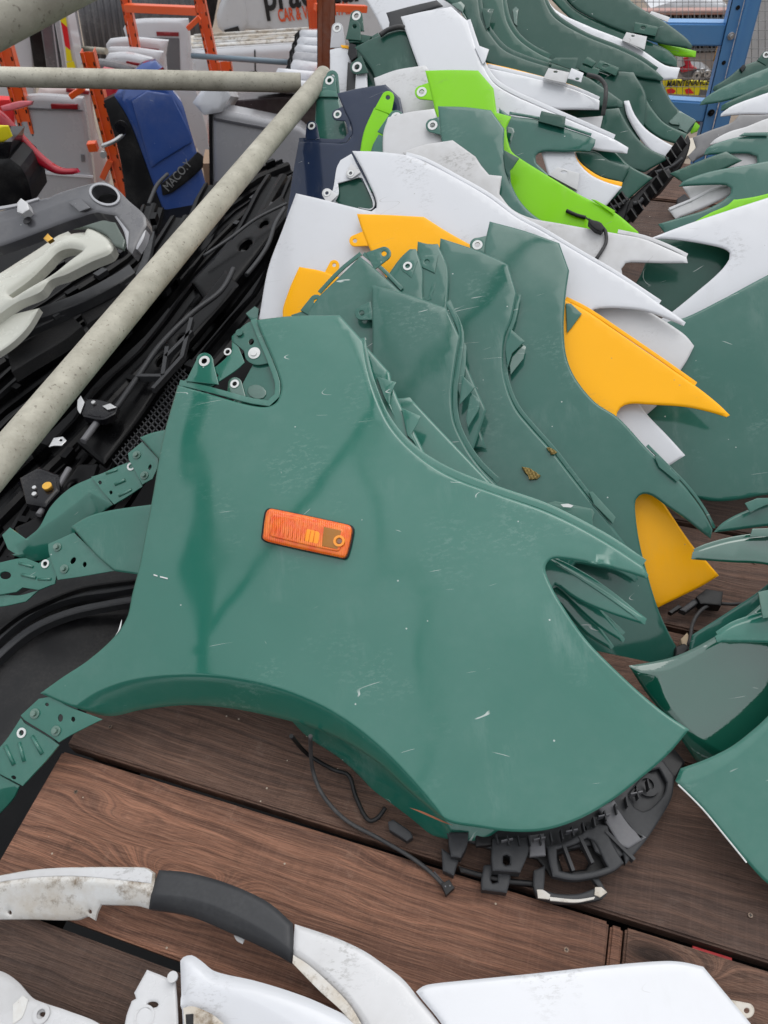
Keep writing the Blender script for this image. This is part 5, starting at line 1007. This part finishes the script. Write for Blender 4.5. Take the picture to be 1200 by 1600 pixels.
# black plastic carriers below the far part of the row
for i, (h, q, l_) in enumerate(((1.12, [(930, 330), (958, 300), (985, 312), (975, 345), (950, 352)], 'black plastic piece under the white wing foot'), (1.13, [(975, 320), (1020, 278), (1045, 262), (1052, 274), (1030, 300), (1008, 312), (1000, 330), (972, 352)], 'black ribbed plastic carrier between the rows'), (1.20, [(1010, 272), (1060, 232), (1075, 210), (1079, 222), (1070, 250), (1050, 275), (1020, 292)], 'long black plastic carrier under the far white band'))):
    pl = layer(h, .0); t = thing('plastic_carrier', pl.at(q[0][0], q[0][1]), l_, 'bumper carrier'); sheet('carrier_body', pl, q, BLACK, t, -.005, .02, .004, .02, step=5)
    xs = [p[0] for p in q]; ys = [p[1] for p in q]
    for k in range(6):
        g = (k+.5)/6; x = min(xs)+10+(max(xs)-min(xs)-20)*g; y = max(ys)-8-(max(ys)-min(ys)-16)*g; boxes('rib', [bar(pl.at(x-4, y-8, .004), pl.at(x+5, y+6, .004), .004, .02)], BLACK, t)
    tube('rail', [pl.at(q[0][0]+14, q[0][1]-2, .008), pl.at((q[0][0]+q[-3][0])/2+8, (q[0][1]+q[-3][1])/2, .008), pl.at(q[-3][0]-4, q[-3][1]-2, .008)], .005, CHAR, t, 8)
o = sheet('plastic_block', flat(.02), [(1058, 310), (1070, 302), (1080, 312), (1075, 318), (1058, 320)], BLACK, None, .02, .04, .003, .02, step=4); tag(o, 'small black block on the boards beside the white foot', 'plastic block')
o = sheet('cardboard_piece', flat(.01), [(1070, 218), (1085, 214), (1088, 228), (1080, 242), (1066, 245)], plastic('pale_board', (.55, .5, .42), .8, .2), None, .01, .01, .002, .02, step=4); tag(o, 'pale board scrap between the rows near the blue post', 'board scrap')

# ------------------------------------------------------------------ blue rack end, mesh, sign
PB = 2.95
pp = wall(PB)
A_, B_ = pp.at(1178, -60), pp.at(1112, 205); dirv = (B_-A_); 
bp = thing('rack_post', B_, 'thick blue steel rack post with a bolt and round holes', 'rack post')
sx_ = Vector((1, 0, 0)); w_ = .098; Ld = dirv.normalized()*2.2; A2 = A_
boxes('column', [(A2-sx_*w_*.45, Ld, sx_*w_*.45, Vector((0, .004, 0))), (A2+sx_*w_*.02, Ld, sx_*w_*.14, Vector((0, -.012, 0))), (A2+sx_*w_*.18, Ld, sx_*w_*.42, Vector((0, .004, 0))), (A2-sx_*w_*.45, Ld, sx_*.004, Vector((0, .03, 0))), (A2+sx_*w_*.60, Ld, sx_*.004, Vector((0, .09, 0)))], RACKB, bp, bevel=.001)
for x, y in ((1153, 12), (1131, 98)): disc('post_hole', pp, x, y, .0075, .001, BLACK, bp, .001, 20)
for x, y in ((1142, 56), (1111, 176)): bolt(pp, x, y, .013, ZINC if y < 100 else BLACK, bp, .001)
for (p, q, l_) in (((1010, 50), (1132, 51), 'upper blue rack beam left of the blue post'), ((1040, 168), (1104, 172), 'lower blue rack beam at the foot of the blue post')):
    a_, b_ = wall(PB+.03).at(*p), wall(PB+.03).at(*q); a_ = a_-(b_-a_).normalized()*.25
    o = boxes('rack_beam', [bar(a_, b_, .05, .075)], RACKB, None, bevel=.006); tag(o, l_, 'rack beam', 'blue rack beams')
for q, l_ in (((1118, 190, 1133, 200), 'orange end plate right of the blue post foot'), ((1082, 184, 1098, 196), 'orange end plate left of the blue post foot')):
    o = boxes('end_plate', [(wall(PB+.12).at(q[0], q[3]), wall(PB+.12).at(q[2], q[3])-wall(PB+.12).at(q[0], q[3]), wall(PB+.12).at(q[0], q[1])-wall(PB+.12).at(q[0], q[3]), (0, .01, 0))], ORANGE, None); tag(o, l_, 'end plate')
def mesh_panel(y, x0, x1, y0, y1, nx, ny, label):
    pl = wall(y); t = thing('mesh_panel', pl.at((x0+x1)/2, y1), label, 'mesh panel')
    P00, P10, P01, P11 = [pl.at(*q) for q in ((x0, y0), (x1, y0), (x0, y1), (x1, y1))]
    k = 0
    for i in range(nx+1):
        g = i/nx; tube('wire', [P00.lerp(P10, g), P01.lerp(P11, g)], .0013, WIRE, t, 5, smooth_path=False)
    for j in range(ny+1):
        g = j/ny; tube('wire', [P00.lerp(P01, g)+Vector((0, -.004, 0)), P10.lerp(P11, g)+Vector((0, -.004, 0))], .0013, WIRE, t, 5, smooth_path=False)
mesh_panel(PB+.5, 975, 1130, -30, 200, 17, 16, 'galvanised wire mesh panel behind the blue beams')
mesh_panel(PB+.55, 1132, 1290, -30, 130, 15, 11, 'galvanised wire mesh panel right of the blue post')
ps = wall(7.5)
sg = thing('maintenance_sign', ps.at(1072, 148), 'yellow sign reading MAINTENANCE with red blocks, seen through the mesh', 'sign')
slab('plate', ps, [(1036, 124, 1), (1110, 128, 1), (1106, 150, 1), (1038, 146, 1)], YELW, sg, .02, roll=.0)
text('lettering', 'MAINTENANCE', ps, 1041, 136, .082, TXT, sg, .012, rot=math.radians(-1.0), bold=.002, fit=65)
for q in ([(1042, 140), (1050, 138), (1056, 142), (1053, 146), (1043, 146)], [(1070, 140), (1078, 138), (1085, 146), (1072, 147)]): slab('red_block', ps, q, REDV, sg, .003, off=.004, roll=0)
slab('label', ps, [(1094, 140), (1105, 141), (1104, 150), (1092, 149)], GREYPL, sg, .003, off=.004, roll=0)
pt = wall(8.6)
tk = thing('flatbed_truck', pt.at(1050, 150), 'pale flatbed truck with a dark mesh side, beyond the wire mesh', 'truck')
slab('mesh_side', pt, [(1035, 22), (1140, 20), (1150, 82), (1060, 84)], BLACK, tk, .1); slab('rail', pt, [(1000, 17), (1140, 16), (1140, 23), (1010, 23)], plastic('pink_grey', (.42, .25, .22), .6, .3), tk, .08, off=.05)
slab('deck', pt, [(1040, 84), (1150, 80), (1160, 160), (1030, 160)], plastic('brown_grey_panel', (.28, .24, .22), .7, .4), tk, .4)
for k in range(16): x = 1042+6.2*k; tube('bar', [pt.at(x, 22, .02), pt.at(x+2, 82, .02)], .008, GREYPL, tk, 6, smooth_path=False)
for k in range(5): tube('bar', [pt.at(1040, 30+k*12, .02), pt.at(1148, 28+k*12, .02)], .008, GREYPL, tk, 6, smooth_path=False)
pcar = wall(11)
one('parked_car', pcar, [(1020, 16), (1040, 10), (1060, 4), (1085, 1), (1110, 6), (1140, 12), (1140, 24), (1020, 22)], WHITE, 'white car roof beyond the truck, at the top edge', 'car', th=1.2, roll=.15)
one('building_wall', wall(22), [(930, -160), (1500, -200), (1500, 40), (960, 14)], plastic('pink_brown_render', (.50, .36, .30), .85, .5), 'pinkish brown wall at the top right beyond the yard', 'wall', th=.3)
pm = wall(6.8)
en = thing('machine_part', pm.at(1085, 120), 'grey metal machine part with red pieces behind the sign', 'machine part')
slab('block', pm, [(1060, 112), (1075, 108), (1105, 108), (1114, 114), (1108, 122), (1070, 122)], GREYP, en, .15, roll=.01)
slab('red_guard', pm, [(1068, 92), (1076, 88), (1082, 104), (1090, 108), (1066, 114), (1062, 108), (1072, 104)], RED, en, .05, off=.02); slab('white_guard', pm, [(1058, 88), (1070, 86), (1072, 102), (1060, 106)], WHITE_D, en, .05, off=.01)
for x, y, r in ((1088, 117, .035), (1104, 114, .028), (1096, 110, .02)): ring('disc', pm, x, y, r, r*.4, ZINC, en, .01, .02)
one('white_sheet', wall(5.6), [(1140, -60), (1300, -60), (1300, 140), (1120, 140), (1140, 60)], WHITE_D, 'large white curtain side right of the blue post', 'curtain', th=.05,
    bend=lambda a, b, lo, hi: .03*np.sin(a*24)+.012*np.sin(a*61+b*2))
o = tube('yellow_rod', [wall(PB+.3).at(1128, 60), wall(PB+.3).at(1117, 95)], .008, YELLOW, None, 8, smooth_path=False); tag(o, 'thin yellow rod just left of the blue post', 'rod')

# ------------------------------------------------------------------ foreground: arch trim and white wings
pf = flat(.03)
at = thing('wheel_arch_trim', pf.at(240, 1420), 'curved dirty white arch trim with a charcoal middle section, in front', 'wheel arch trim')
def ridge(line, k=.6, reg=None): return (line, reg, k)
c1 = [(-60, 1378), (0, 1381), (62, 1372), (125, 1368), (190, 1372), (238, 1380)]
sheet('arch_section', pf, [(-60, 1378), (0, 1366), (62, 1357), (125, 1354), (200, 1354), (228, 1355), (241, 1363), (240, 1385), (232, 1419, 1), (212, 1414), (156, 1412), (150, 1425), (147, 1437, 1), (135, 1430), (117, 1436), (40, 1435), (-60, 1436)], GRIME, at, .045, .006, .007, .008, step=5, holes=[oval(128, 1417, 3, 3.4), oval(1, 1419, 3, 3.4)],
      creases=[([(-60, 1396), (0, 1384), (62, 1376), (125, 1376), (200, 1383), (238, 1392)], [(-60, 1396), (0, 1384), (62, 1376), (125, 1376), (200, 1383), (238, 1392), (240, 1450), (-60, 1460)], .9)])
sheet('arch_paint', pf, [(-60, 1380), (0, 1368), (62, 1359), (125, 1356), (200, 1356), (228, 1357), (238, 1364), (236, 1380), (200, 1376), (125, 1369), (62, 1370), (0, 1378), (-60, 1392)], WHITE_D, at, .0462, .001, .001, .01, step=5)
sheet('arch_insert', pf, [(247, 1358, 1), (292, 1362), (354, 1379), (417, 1408), (457, 1442, 1), (458, 1475), (454, 1504, 1), (417, 1483), (354, 1454), (292, 1429), (231, 1419, 1), (236, 1390)], CHAR, at, .046, .010, .009, .008, step=5,
      creases=[([(234, 1396), (292, 1402), (354, 1422), (417, 1456), (456, 1484)], [(234, 1396), (292, 1402), (354, 1422), (417, 1456), (456, 1484), (470, 1560), (200, 1450)], .9)])
sheet('arch_section', pf, [(460, 1443, 1), (500, 1456), (533, 1468), (570, 1486), (602, 1508), (630, 1530), (655, 1560), (690, 1604), (740, 1700), (600, 1700), (572, 1620), (540, 1580), (500, 1545), (457, 1503, 1), (458, 1470)], WHITE_D, at, .045, .006, .008, .01, step=6,
      creases=[([(462, 1480), (500, 1508), (540, 1546), (580, 1600), (620, 1680)], [(462, 1480), (500, 1508), (540, 1546), (580, 1600), (620, 1680), (560, 1720), (430, 1500)], .9)])
sheet('grime_band', pf, [(458, 1492, 1), (480, 1506), (510, 1532), (545, 1568), (565, 1600), (552, 1600), (530, 1576), (500, 1549), (457, 1505)], GRIME, at, .0445, .003, .001, .01, step=5)
sheet('torn_tab', pf, [(365, 1461), (376, 1464), (382, 1468), (379, 1475, 1), (370, 1470)], WHITE_D, at, .01, .002, .001, .01, step=3)
# white wing centre bottom-left
pw1 = flat(.05)
fw = thing('fender', pw1.at(380, 1650), 'white wing with a riveted inner bracket at the bottom edge', 'fender', 'white wings along the bottom edge')
sheet('panel', pw1, [(279, 1500), (284, 1494, 0), (297, 1491, 0), (312, 1500), (333, 1516), (396, 1531), (458, 1550), (505, 1569), (560, 1600), (620, 1680), (660, 1800), (290, 1800), (283, 1600), (281, 1560)], WHITE, fw, .03, .004, .016, .012, step=6,
      creases=[([(282, 1540), (330, 1542), (380, 1556), (430, 1580), (470, 1606), (520, 1660)], [(282, 1540), (330, 1542), (380, 1556), (430, 1580), (470, 1606), (520, 1660), (500, 1820), (260, 1820)], .35)])
sheet('inner_bracket', pw1, [(229, 1515, 1), (252, 1524), (274, 1534), (277, 1580), (280, 1700), (180, 1700), (196, 1590), (205, 1564), (212, 1560), (209, 1551)], WHITE_D, fw, .012, .003, .004, .01, step=5, holes=[oval(238, 1569.5, 9, 5)])
ring('pressed_ring', pw1, 226, 1589, .014, .011, WHITE_D, fw, .011, .002); disc('rivet', pw1, 271, 1527, .007, .006, WHITE_D, fw, .02)
sheet('rusty_seam', pw1, [(286, 1575), (300, 1572), (330, 1584), (350, 1600), (345, 1640), (290, 1640)], GRIME, fw, .032, .002, .001, .01, step=5); sheet('dark_slot', pw1, [(290, 1585), (302, 1584), (302, 1606), (291, 1606)], BLACK, fw, .0335, .001, 0, .01, step=5)
fx = thing('fender', pw1.at(30, 1640), 'white wing with a washered hole in the bottom left corner', 'fender', 'white wings along the bottom edge')
sheet('panel', pw1, [(-80, 1500), (0, 1517), (25, 1533), (42, 1552), (52, 1561), (104, 1579), (154, 1600), (220, 1660), (200, 1800), (-80, 1800)], WHITE_D, fx, .02, .003, .008, .012, step=6, holes=[oval(65, 1584.5, 5.5, 4)],
      creases=[([(-60, 1590), (0, 1590), (30, 1575), (50, 1562)], [(-60, 1590), (0, 1590), (30, 1575), (50, 1562), (60, 1480), (-90, 1480)], .5)])
ring('pressed_ring', pw1, 65, 1584.5, .0115, .006, WHITE_D, fx, .0205, .002)
sheet('rust_patch', pw1, [(20, 1570), (36, 1555), (44, 1562), (34, 1590), (20, 1600)], GRIME, fx, .0212, .001, 0, .01, step=5)
fy = thing('fender', pw1.at(900, 1650), 'large flat white wing with scratches across the bottom right', 'fender', 'white wings along the bottom edge')
sheet('panel', pw1, [(650, 1549, 1), (660, 1541), (674, 1537), (740, 1530), (850, 1519), (960, 1507), (1040, 1501), (1070, 1503), (1100, 1510, 1), (1125, 1540), (1150, 1570), (1178, 1604), (1260, 1720), (1240, 1820), (740, 1820), (700, 1620)], WHITE, fy, .03, .003, .006, .015, step=8,
      creases=[([(655, 1548), (690, 1590), (730, 1640), (760, 1700)], [(655, 1548), (690, 1590), (730, 1640), (760, 1700), (700, 1800), (600, 1560)], .4)])
ear(pw1, 1167, 1579, 1140, 1578, 12, GRIME, fy, .024, None)

# ------------------------------------------------------------------ left: heap of black bumpers and dark plastic below the rail
def bumper(pts, z, w, d, label, mat=BLACK, mesh_at=None, clips=0, seed=0):
    """long curved plastic moulding: a swept C section with ribs; pts in pixels on a level plane"""
    rnd = random.Random(seed); pl = flat(z); P = [pl.at(x, y) for x, y in curve(pts, 30, False)]
    t = thing('bumper_cover', P[len(P)//2], label, 'bumper', 'black bumpers heaped beside the deck'); n = len(P)
    prof = [(-.5, .0), (-.5, .35), (-.42, .5), (-.30, .55), (-.27, .40), (-.05, .38), (.0, .55), (.12, .60), (.22, .52), (.26, .25), (.45, .2), (.5, .3), (.5, 0.0)]
    m = len(prof); v, f = [], []
    for i, p in enumerate(P):
        T = (P[min(i+1, n-1)]-P[max(i-1, 0)]).normalized(); S = T.cross(Vector((0, 0, 1))).normalized(); k = 1+.12*math.sin(i*.9+seed)+.05*rnd.uniform(-1, 1)
        for a, b in prof: v.append(p+S*a*w*k+Vector((0, 0, b*d*k)))
    for i in range(n-1):
        for q in range(m-1): f.append((i*m+q, i*m+q+1, (i+1)*m+q+1, (i+1)*m+q))
    mesh('moulding', v, f, mat, t, False)
    for c in range(clips):
        g = (c+.5)/clips; i = int(g*(n-1)); p = P[i]; T = (P[min(i+1, n-1)]-P[max(i-1, 0)]).normalized(); S = T.cross(Vector((0, 0, 1))).normalized()
        hh = rnd.choice((-.30, .1, .3)); boxes('clip', [(p+S*w*hh+Vector((0, 0, d*.5)), T*rnd.uniform(.015, .045), S*w*rnd.uniform(.15, .3), Vector((0, 0, d*rnd.uniform(.2, .45))))], rnd.choice((CHAR, HEAP, BLACKG, HEAP)), t)
    return t, pl
bl = ['glossy black bumper edge with clips nearest the white loop', 'black bumper with a foam block along its back', 'black bumper lying just above the long tube', 'black bumper directly beneath the long tube', 'black bumper with a bright ridge just below the tube', 'black bumper lying against the green brackets', 'deep black bumper low in the heap on the left', 'black bumper end near the grey van door', 'black bumper running to the top of the heap', 'narrow black bumper at the left picture edge']
bumper([(-60, 560), (60, 500), (150, 445), (215, 395), (240, 330)], -.22, .09, .06, bl[0], HEAP, clips=7, seed=1)
bumper([(-80, 700), (40, 600), (150, 520), (240, 440), (290, 350)], -.34, .14, .08, bl[1], HEAP, clips=9, seed=2)
bumper([(-60, 760), (60, 660), (200, 520), (300, 400), (340, 300)], -.45, .13, .09, bl[2], HEAP, clips=8, seed=3)
bumper([(-40, 860), (80, 740), (220, 590), (360, 420), (440, 290)], -.42, .14, .09, bl[3], HEAP, clips=9, seed=4)
bumper([(20, 880), (120, 740), (230, 620), (330, 500), (430, 370), (470, 290)], -.36, .10, .07, bl[4], HEAP, clips=6, seed=5)
bumper([(80, 900), (180, 780), (270, 640), (350, 560), (430, 450), (470, 360)], -.40, .13, .08, bl[5], HEAP, clips=6, seed=6)
bumper([(-80, 640), (30, 560), (140, 470), (200, 420)], -.55, .14, .1, bl[6], HEAP, clips=4, seed=7)
bumper([(260, 400), (330, 340), (400, 290), (450, 268)], -.50, .12, .08, bl[7], HEAP, clips=4, seed=8)
bumper([(250, 480), (340, 380), (420, 310), (470, 280)], -.46, .08, .06, bl[8], HEAP, clips=5, seed=9)
bumper([(-60, 480), (10, 470), (90, 430), (140, 400)], -.50, .12, .08, bl[9], HEAP, clips=3, seed=10)
# raised rail with clips, foam blocks and broad dark mouldings on the heap
hr = flat(-.15)
t = thing('bumper_beam', hr.at(100, 470), 'dark grey rail with little clips above two black foam blocks', 'bumper beam')
strip('rail', hr, [(-40, 548), (10, 528), (70, 500), (130, 472), (190, 442), (215, 430), (228, 400), (236, 360)], 5, 5, CHAR, t, .012, .02, roll=.004)
strip('rail_top', hr, [(-40, 530), (10, 505), (70, 485), (130, 462), (186, 432), (206, 418)], 8, 8, CHAR, t, .03, .03, roll=.006)
for x, y in ((48, 512), (88, 492), (114, 474), (160, 452), (190, 440), (20, 524)): boxes('clip', [bar(hr.at(x-4, y+5, .02), hr.at(x+5, y-1, .02), .012, .012)], CHAR, t)
for q in ([(10, 548), (60, 520), (112, 494), (128, 508), (100, 530), (50, 560), (18, 580)], [(124, 486), (170, 458), (212, 430), (222, 440), (190, 470), (136, 505)]): sheet('foam_block', hr, q, FOAM, t, -.01, .04, .006, .02, step=6, ca=20)
for i, (q, z, l_) in enumerate((([(120, 690), (200, 600), (300, 480), (352, 420), (372, 440), (300, 530), (232, 630), (160, 720)], -.24, 'broad black moulding right of the tube'), ([(-30, 700), (40, 640), (110, 570), (150, 560), (110, 620), (30, 700), (-30, 750)], -.26, 'broad black moulding left of the tube'), ([(300, 440), (380, 350), (440, 300), (452, 330), (400, 400), (330, 480)], -.28, 'wide black moulding with openings at the top of the heap'), ([(20, 820), (60, 800), (120, 720), (150, 720), (130, 790), (80, 850), (30, 850)], -.2, 'black moulding around the gold bulb'))):
    o = sheet('bumper_moulding', flat(z), q, HEAP, None, 0, .02, .012, .012, step=7, holes=[oval(sum(p[0] for p in q)/len(q), sum(p[1] for p in q)/len(q), 13, 8, -.8), oval(sum(p[0] for p in q)/len(q)+28, sum(p[1] for p in q)/len(q)-36, 9, 6, -.8)] if i != 1 else (), bend=lambda a, b, lo, hi: .008*np.sin(a*16-b*14)); tag(o, l_, 'bumper')
o = tube('guard_rail_tube', [(-.40, 2.2, 2.2), (-.47, .6, 2.2), (-.66, -1.2, 2.2)], .0200, PIPE, None, 32, smooth_path=False); tag(o, 'unseen high scaffold tube added for its reflection, over the left side of the boards', 'scaffold tube', 'scaffold tubes')  # out of view, added to draw a dark streak in the big wing's reflection
# struts, rods and grille mesh in the heap
ph = flat(-.24)
def rod(pts, r, mat, label, pl=ph): o = tube('trim_rod', [pl.at(x, y) for x, y in pts], r, mat, None, 8); tag(o, label, 'trim rod'); return o
rod([(318, 400), (360, 372), (400, 342), (448, 318)], .006, CHAR, 'thin grey rod in the heap right of the tube')
rod([(385, 430), (405, 405), (420, 380), (430, 350), (445, 325)], .008, CHAR, 'bent grey trim rod beside the white wing', flat(-.22))
rod([(180, 640), (215, 590), (250, 540), (300, 490), (345, 455), (365, 420)], .009, CHAR, 'long bright edged strip slanting through the heap', flat(-.20))
rod([(60, 805), (85, 770), (108, 732)], .008, GREYPL, 'short grey strip near the gold bulb', flat(-.18))
rod([(232, 320), (245, 290), (262, 272)], .008, CHAR, 'black bracket rod by the blue tailgate', flat(-.3))
rod([(130, 690), (152, 660), (168, 640)], .01, GREYPL, 'curved grey strip in the lower heap', flat(-.2))
pgm = flat(-.27)
gm = thing('grille_mesh', pgm.at(240, 640), 'black grille mesh in the heap left of the big green wing', 'grille')
GA, GB, GC, GD = [pgm.at(*q) for q in ((150, 690), (262, 560), (330, 620), (215, 760))]
for k in range(12): g = k/11; boxes('grille_bar', [bar(GA.lerp(GD, g), GB.lerp(GC, g), .0035, .008)], CHAR, gm)
for k in range(26): g = k/25; boxes('grille_bar', [bar(GA.lerp(GB, g), GD.lerp(GC, g), .0035, .008)], CHAR, gm)
for k, (a_, b_) in enumerate((((240, 610), (285, 560)), ((285, 560), (300, 500)), ((255, 590), (215, 590)), ((255, 590), (262, 545)), ((300, 520), (260, 560)))): boxes('brace', [bar(flat(-.2).at(*a_), flat(-.2).at(*b_), .012, .02)], CHAR, gm)
fg = thing('fog_lamp', flat(-.16).at(60, 770), 'black fog lamp housing with a gold bulb and silver pivots', 'fog lamp')
fpl = flat(-.16); sheet('housing', fpl, [(30, 745), (60, 728), (90, 740), (92, 765), (70, 790), (40, 785)], BLACKG, fg, 0, .03, .01, .01, step=5); disc('bulb', fpl, 76, 763, .012, .012, GOLD, fg, .0); disc('pivot', fpl, 55, 764, .005, .008, ZINC, fg); disc('pivot', fpl, 55, 774, .006, .008, ZINC, fg)
tb = sheet('steel_tab', flat(-.15), [(76, 698, 1), (84, 684), (98, 682), (104, 688), (96, 696), (84, 696)], ZINC, None, 0, .003, .001, .01, step=4, holes=[oval(95, 687.5, 2.6, 2)]); tag(tb, 'small bright steel tab with a hole in the heap', 'tab')
br = thing('headlamp_bracket', flat(-.2).at(150, 640), 'black bracket with bright pivots below the tube', 'bracket')
bpl = flat(-.18); sheet('plate', bpl, [(125, 640), (135, 622), (160, 625), (184, 634), (180, 646), (160, 655), (130, 650)], BLACKG, br, 0, .02, .004, .01, step=5); sheet('silver_arm', bpl, [(121, 625, 1), (126, 618), (132, 628), (125, 646), (121, 640)], ZINC, br, .006, .003, .001, .01, step=4); sheet('silver_arm', bpl, [(160, 634), (172, 630), (182, 636), (168, 640)], ZINC, br, .006, .003, .001, .01, step=4); disc('pivot', bpl, 147, 631, .006, .008, ZINC, br)
# black arch liners beside the big wing
pa = flat(-.05)
ln = thing('arch_liner', pa.at(60, 1040), 'black wheel arch liner lying left of the big green wing', 'arch liner')
sheet('liner_sheet', pa, [(-40, 1060), (-10, 1010), (30, 965), (80, 945), (150, 925), (220, 905), (240, 990), (160, 1060), (110, 1110), (60, 1180), (20, 1200), (-60, 1200)], BLACK, ln, -.02, .004, .004, .02, step=8, bend=lambda a, b, lo, hi: -.05*((a-lo[0])/(hi[0]-lo[0]))**2)
for k, (ln_, wd2, off_, mt_) in enumerate((([(-40, 1030), (0, 985), (50, 948), (110, 925), (175, 915), (230, 905)], 9, .0, CHAR), ([(-40, 1065), (0, 1020), (50, 980), (110, 955), (180, 940), (230, 932)], 5, .0, CHAR), ([(-30, 990), (20, 950), (70, 925), (120, 906), (165, 898), (230, 890)], 14, .015, BLACK))):
    strip('liner_rim', pa, ln_, wd2, wd2, mt_, ln, off_, .02, roll=.004)
# grey front panel with a round headlamp opening, white looped bumper, red part
pgp = Plane((0, 0, -.22), (-.18, -.30, .93), (1, 0, 0))
gp = thing('front_panel', pgp.at(120, 330), 'grey car front panel with a round headlamp opening', 'front panel')
sheet('crossmember', pgp, [(-60, 345), (0, 328), (24, 320), (60, 310), (78, 306, 1), (90, 300), (130, 288), (160, 281), (178, 290), (200, 312), (225, 335), (228, 350), (205, 395), (198, 388), (200, 360), (180, 335), (160, 332), (150, 330), (110, 343), (60, 362), (0, 384), (-60, 400)], SILVER if False else GREYP, gp, .02, .03, .008, .012, step=6, holes=[oval(163, 303, 22, 14, .35, 16)],
      creases=[([(-60, 360), (0, 346), (60, 330), (120, 310), (150, 320)], [(-60, 360), (0, 346), (60, 330), (120, 310), (150, 320), (140, 400), (-80, 430)], .35)])
sheet('side_leg', pgp, [(176, 334), (205, 325), (229, 345), (224, 370), (214, 388), (198, 388), (192, 360)], SILVER, gp, .015, .02, .006, .012, step=5, holes=[oval(201, 349, 3, 2.4), oval(213, 331, 2.6, 3)])
sheet('raised_label', pgp, [(106, 316, 1), (124, 309, 1), (141, 324, 1), (124, 330, 1)], GREYP, gp, .0235, .003, .002, .01, step=5)
sheet('lamp_housing', pgp, oval(163, 303, 24, 16, .35, 16), BLACK, gp, -.02, .004, 0, .02, step=5); sheet('headlamp_rim', pgp, oval(163, 303, 25, 17, .35, 16), SILVER, gp, .024, .003, .001, .01, step=4, holes=[oval(163, 303, 21.5, 13.5, .35, 16)])
sheet('latch', pgp, [(26, 316), (32, 309), (42, 316), (45, 326), (34, 333), (26, 330)], WHITE_D, gp, .04, .02, .004, .01, step=4); disc('latch_hole', pgp, 43, 345, .012, .002, BLACKG, gp, .021); sheet('bright_flange', pgp, [(-40, 333), (24, 322), (60, 311), (60, 308), (24, 318), (-40, 328)], SILVER, gp, .024, .004, .001, .02, step=6)
plw = Plane((0, 0, -.34), (-.12, -.22, .96), (1, 0, 0))
cream = paint('cream_white_paint', (.66, .66, .58), .2, .25, .3)
wl = thing('bumper_loop', plw.at(90, 450), 'cream white looped bumper end with an oval opening', 'bumper')
sheet('loop', plw, [(-60, 460), (0, 422), (60, 384), (105, 356), (140, 352), (168, 368), (176, 382), (170, 392), (140, 405), (100, 425), (75, 434), (60, 452), (20, 470), (-60, 530)], cream, wl, .02, .03, .02, .012, step=6, holes=[[(10, 458), (45, 432), (70, 408), (88, 390), (108, 384), (128, 388), (105, 405), (80, 425), (45, 445), (18, 462)]],
      creases=[([(-60, 440), (0, 440), (60, 405), (100, 375), (130, 374)], [(-60, 440), (0, 440), (60, 405), (100, 375), (130, 374), (140, 340), (60, 350), (-60, 420)], .4)])
sheet('lamp_glass', plw, [(108, 354, 1), (135, 338), (160, 336), (176, 340), (195, 375), (192, 388), (178, 382), (168, 368), (140, 355)], plastic('smoky_green_glass', (.10, .13, .11), .1, .1), wl, .024, .01, .004, .01, step=5)
o = sheet('bumper_strip', plw, [(-40, 515), (20, 490), (60, 480), (40, 512), (10, 540), (-40, 570)], cream, None, -.02, .02, .008, .015, step=6); tag(o, 'cream white bumper strip low at the left edge', 'bumper')
plr = flat(-.52); o = sheet('red_bracket', plr, [(30, 440), (60, 415), (75, 400), (105, 402), (112, 412), (80, 432), (50, 446)], RED, None, .0, .03, .01, .012, step=5, bend=lambda a, b, lo, hi: .02*np.sin(a*40)); tag(o, 'small crimson part seen through the oval opening', 'bracket')
o = sheet('amber_clip', pgp, [(67, 372), (74, 364), (82, 372), (74, 377)], GOLD, None, .01, .01, .003, .01, step=3); tag(o, 'tiny amber clip under the grey front panel', 'clip')
# dark bin and red curved strip at the far left
pbn = wall(3.4, 0, .1); bn = thing('black_tub', pbn.at(20, 330), 'black plastic tub at the left edge below the red strip', 'tub')
slab('tub_body', pbn, [(-40, 252), (14, 250), (30, 262), (42, 285), (50, 320), (-40, 340)], BLACK, bn, .25, roll=.03); slab('tub_neck', pbn, [(-30, 222), (18, 222), (12, 252), (-30, 256)], BLACKG, bn, .2, off=-.02); slab('sticker', pbn, [(-30, 196), (12, 198), (18, 214), (6, 222), (-30, 222)], YELW, bn, .01, off=.0, roll=.01)
prd = wall(3.7, 0, .35); rd2 = thing('red_bumper_strip', prd.at(60, 230), 'curved red bumper strip hanging in front of the silver door', 'bumper')
sheet('strip', prd, [(-30, 160), (0, 176), (30, 208), (60, 240), (90, 262), (118, 264), (122, 270), (112, 273), (84, 271), (50, 250), (22, 222), (0, 204), (-30, 190)], RED, rd2, .0, .03, .012, .02, step=6); sheet('upper_lip', prd, [(0, 166, 1), (30, 158), (50, 158, 1), (48, 164), (20, 172), (4, 174)], paint('pink_red_paint', (.62, .12, .15), .15, .2), rd2, .02, .02, .006, .02, step=5)
one('plain_panel', wall(5.3), [(-60, 153), (14, 157), (22, 172), (20, 200), (-60, 200)], REDV, 'flat red panel behind the orange upright at the left edge', 'panel', th=.06)
o = sheet('wing_fragment', flat(-.06), [(384, 489, 1), (398, 478), (404, 482), (402, 500), (394, 502)], GREEN_D, None, .1, .003, .002, .01, step=4); tag(o, 'small green wing corner at the top of the notch', 'fender')

# ------------------------------------------------------------------ turn single-part things into plain meshes
for e in [o for o in bpy.data.objects if o.type == 'EMPTY' and o.get('category')]:
    ch = [c for c in bpy.data.objects if c.parent == e]
    if len(ch) == 1:
        c = ch[0]; c.parent = None; c.location = e.location + c.location; nm = e.name.split('.')[0]
        for k in ('label', 'category', 'group', 'kind'):
            if k in e: c[k] = e[k]
        bpy.data.objects.remove(e); c.name = nm
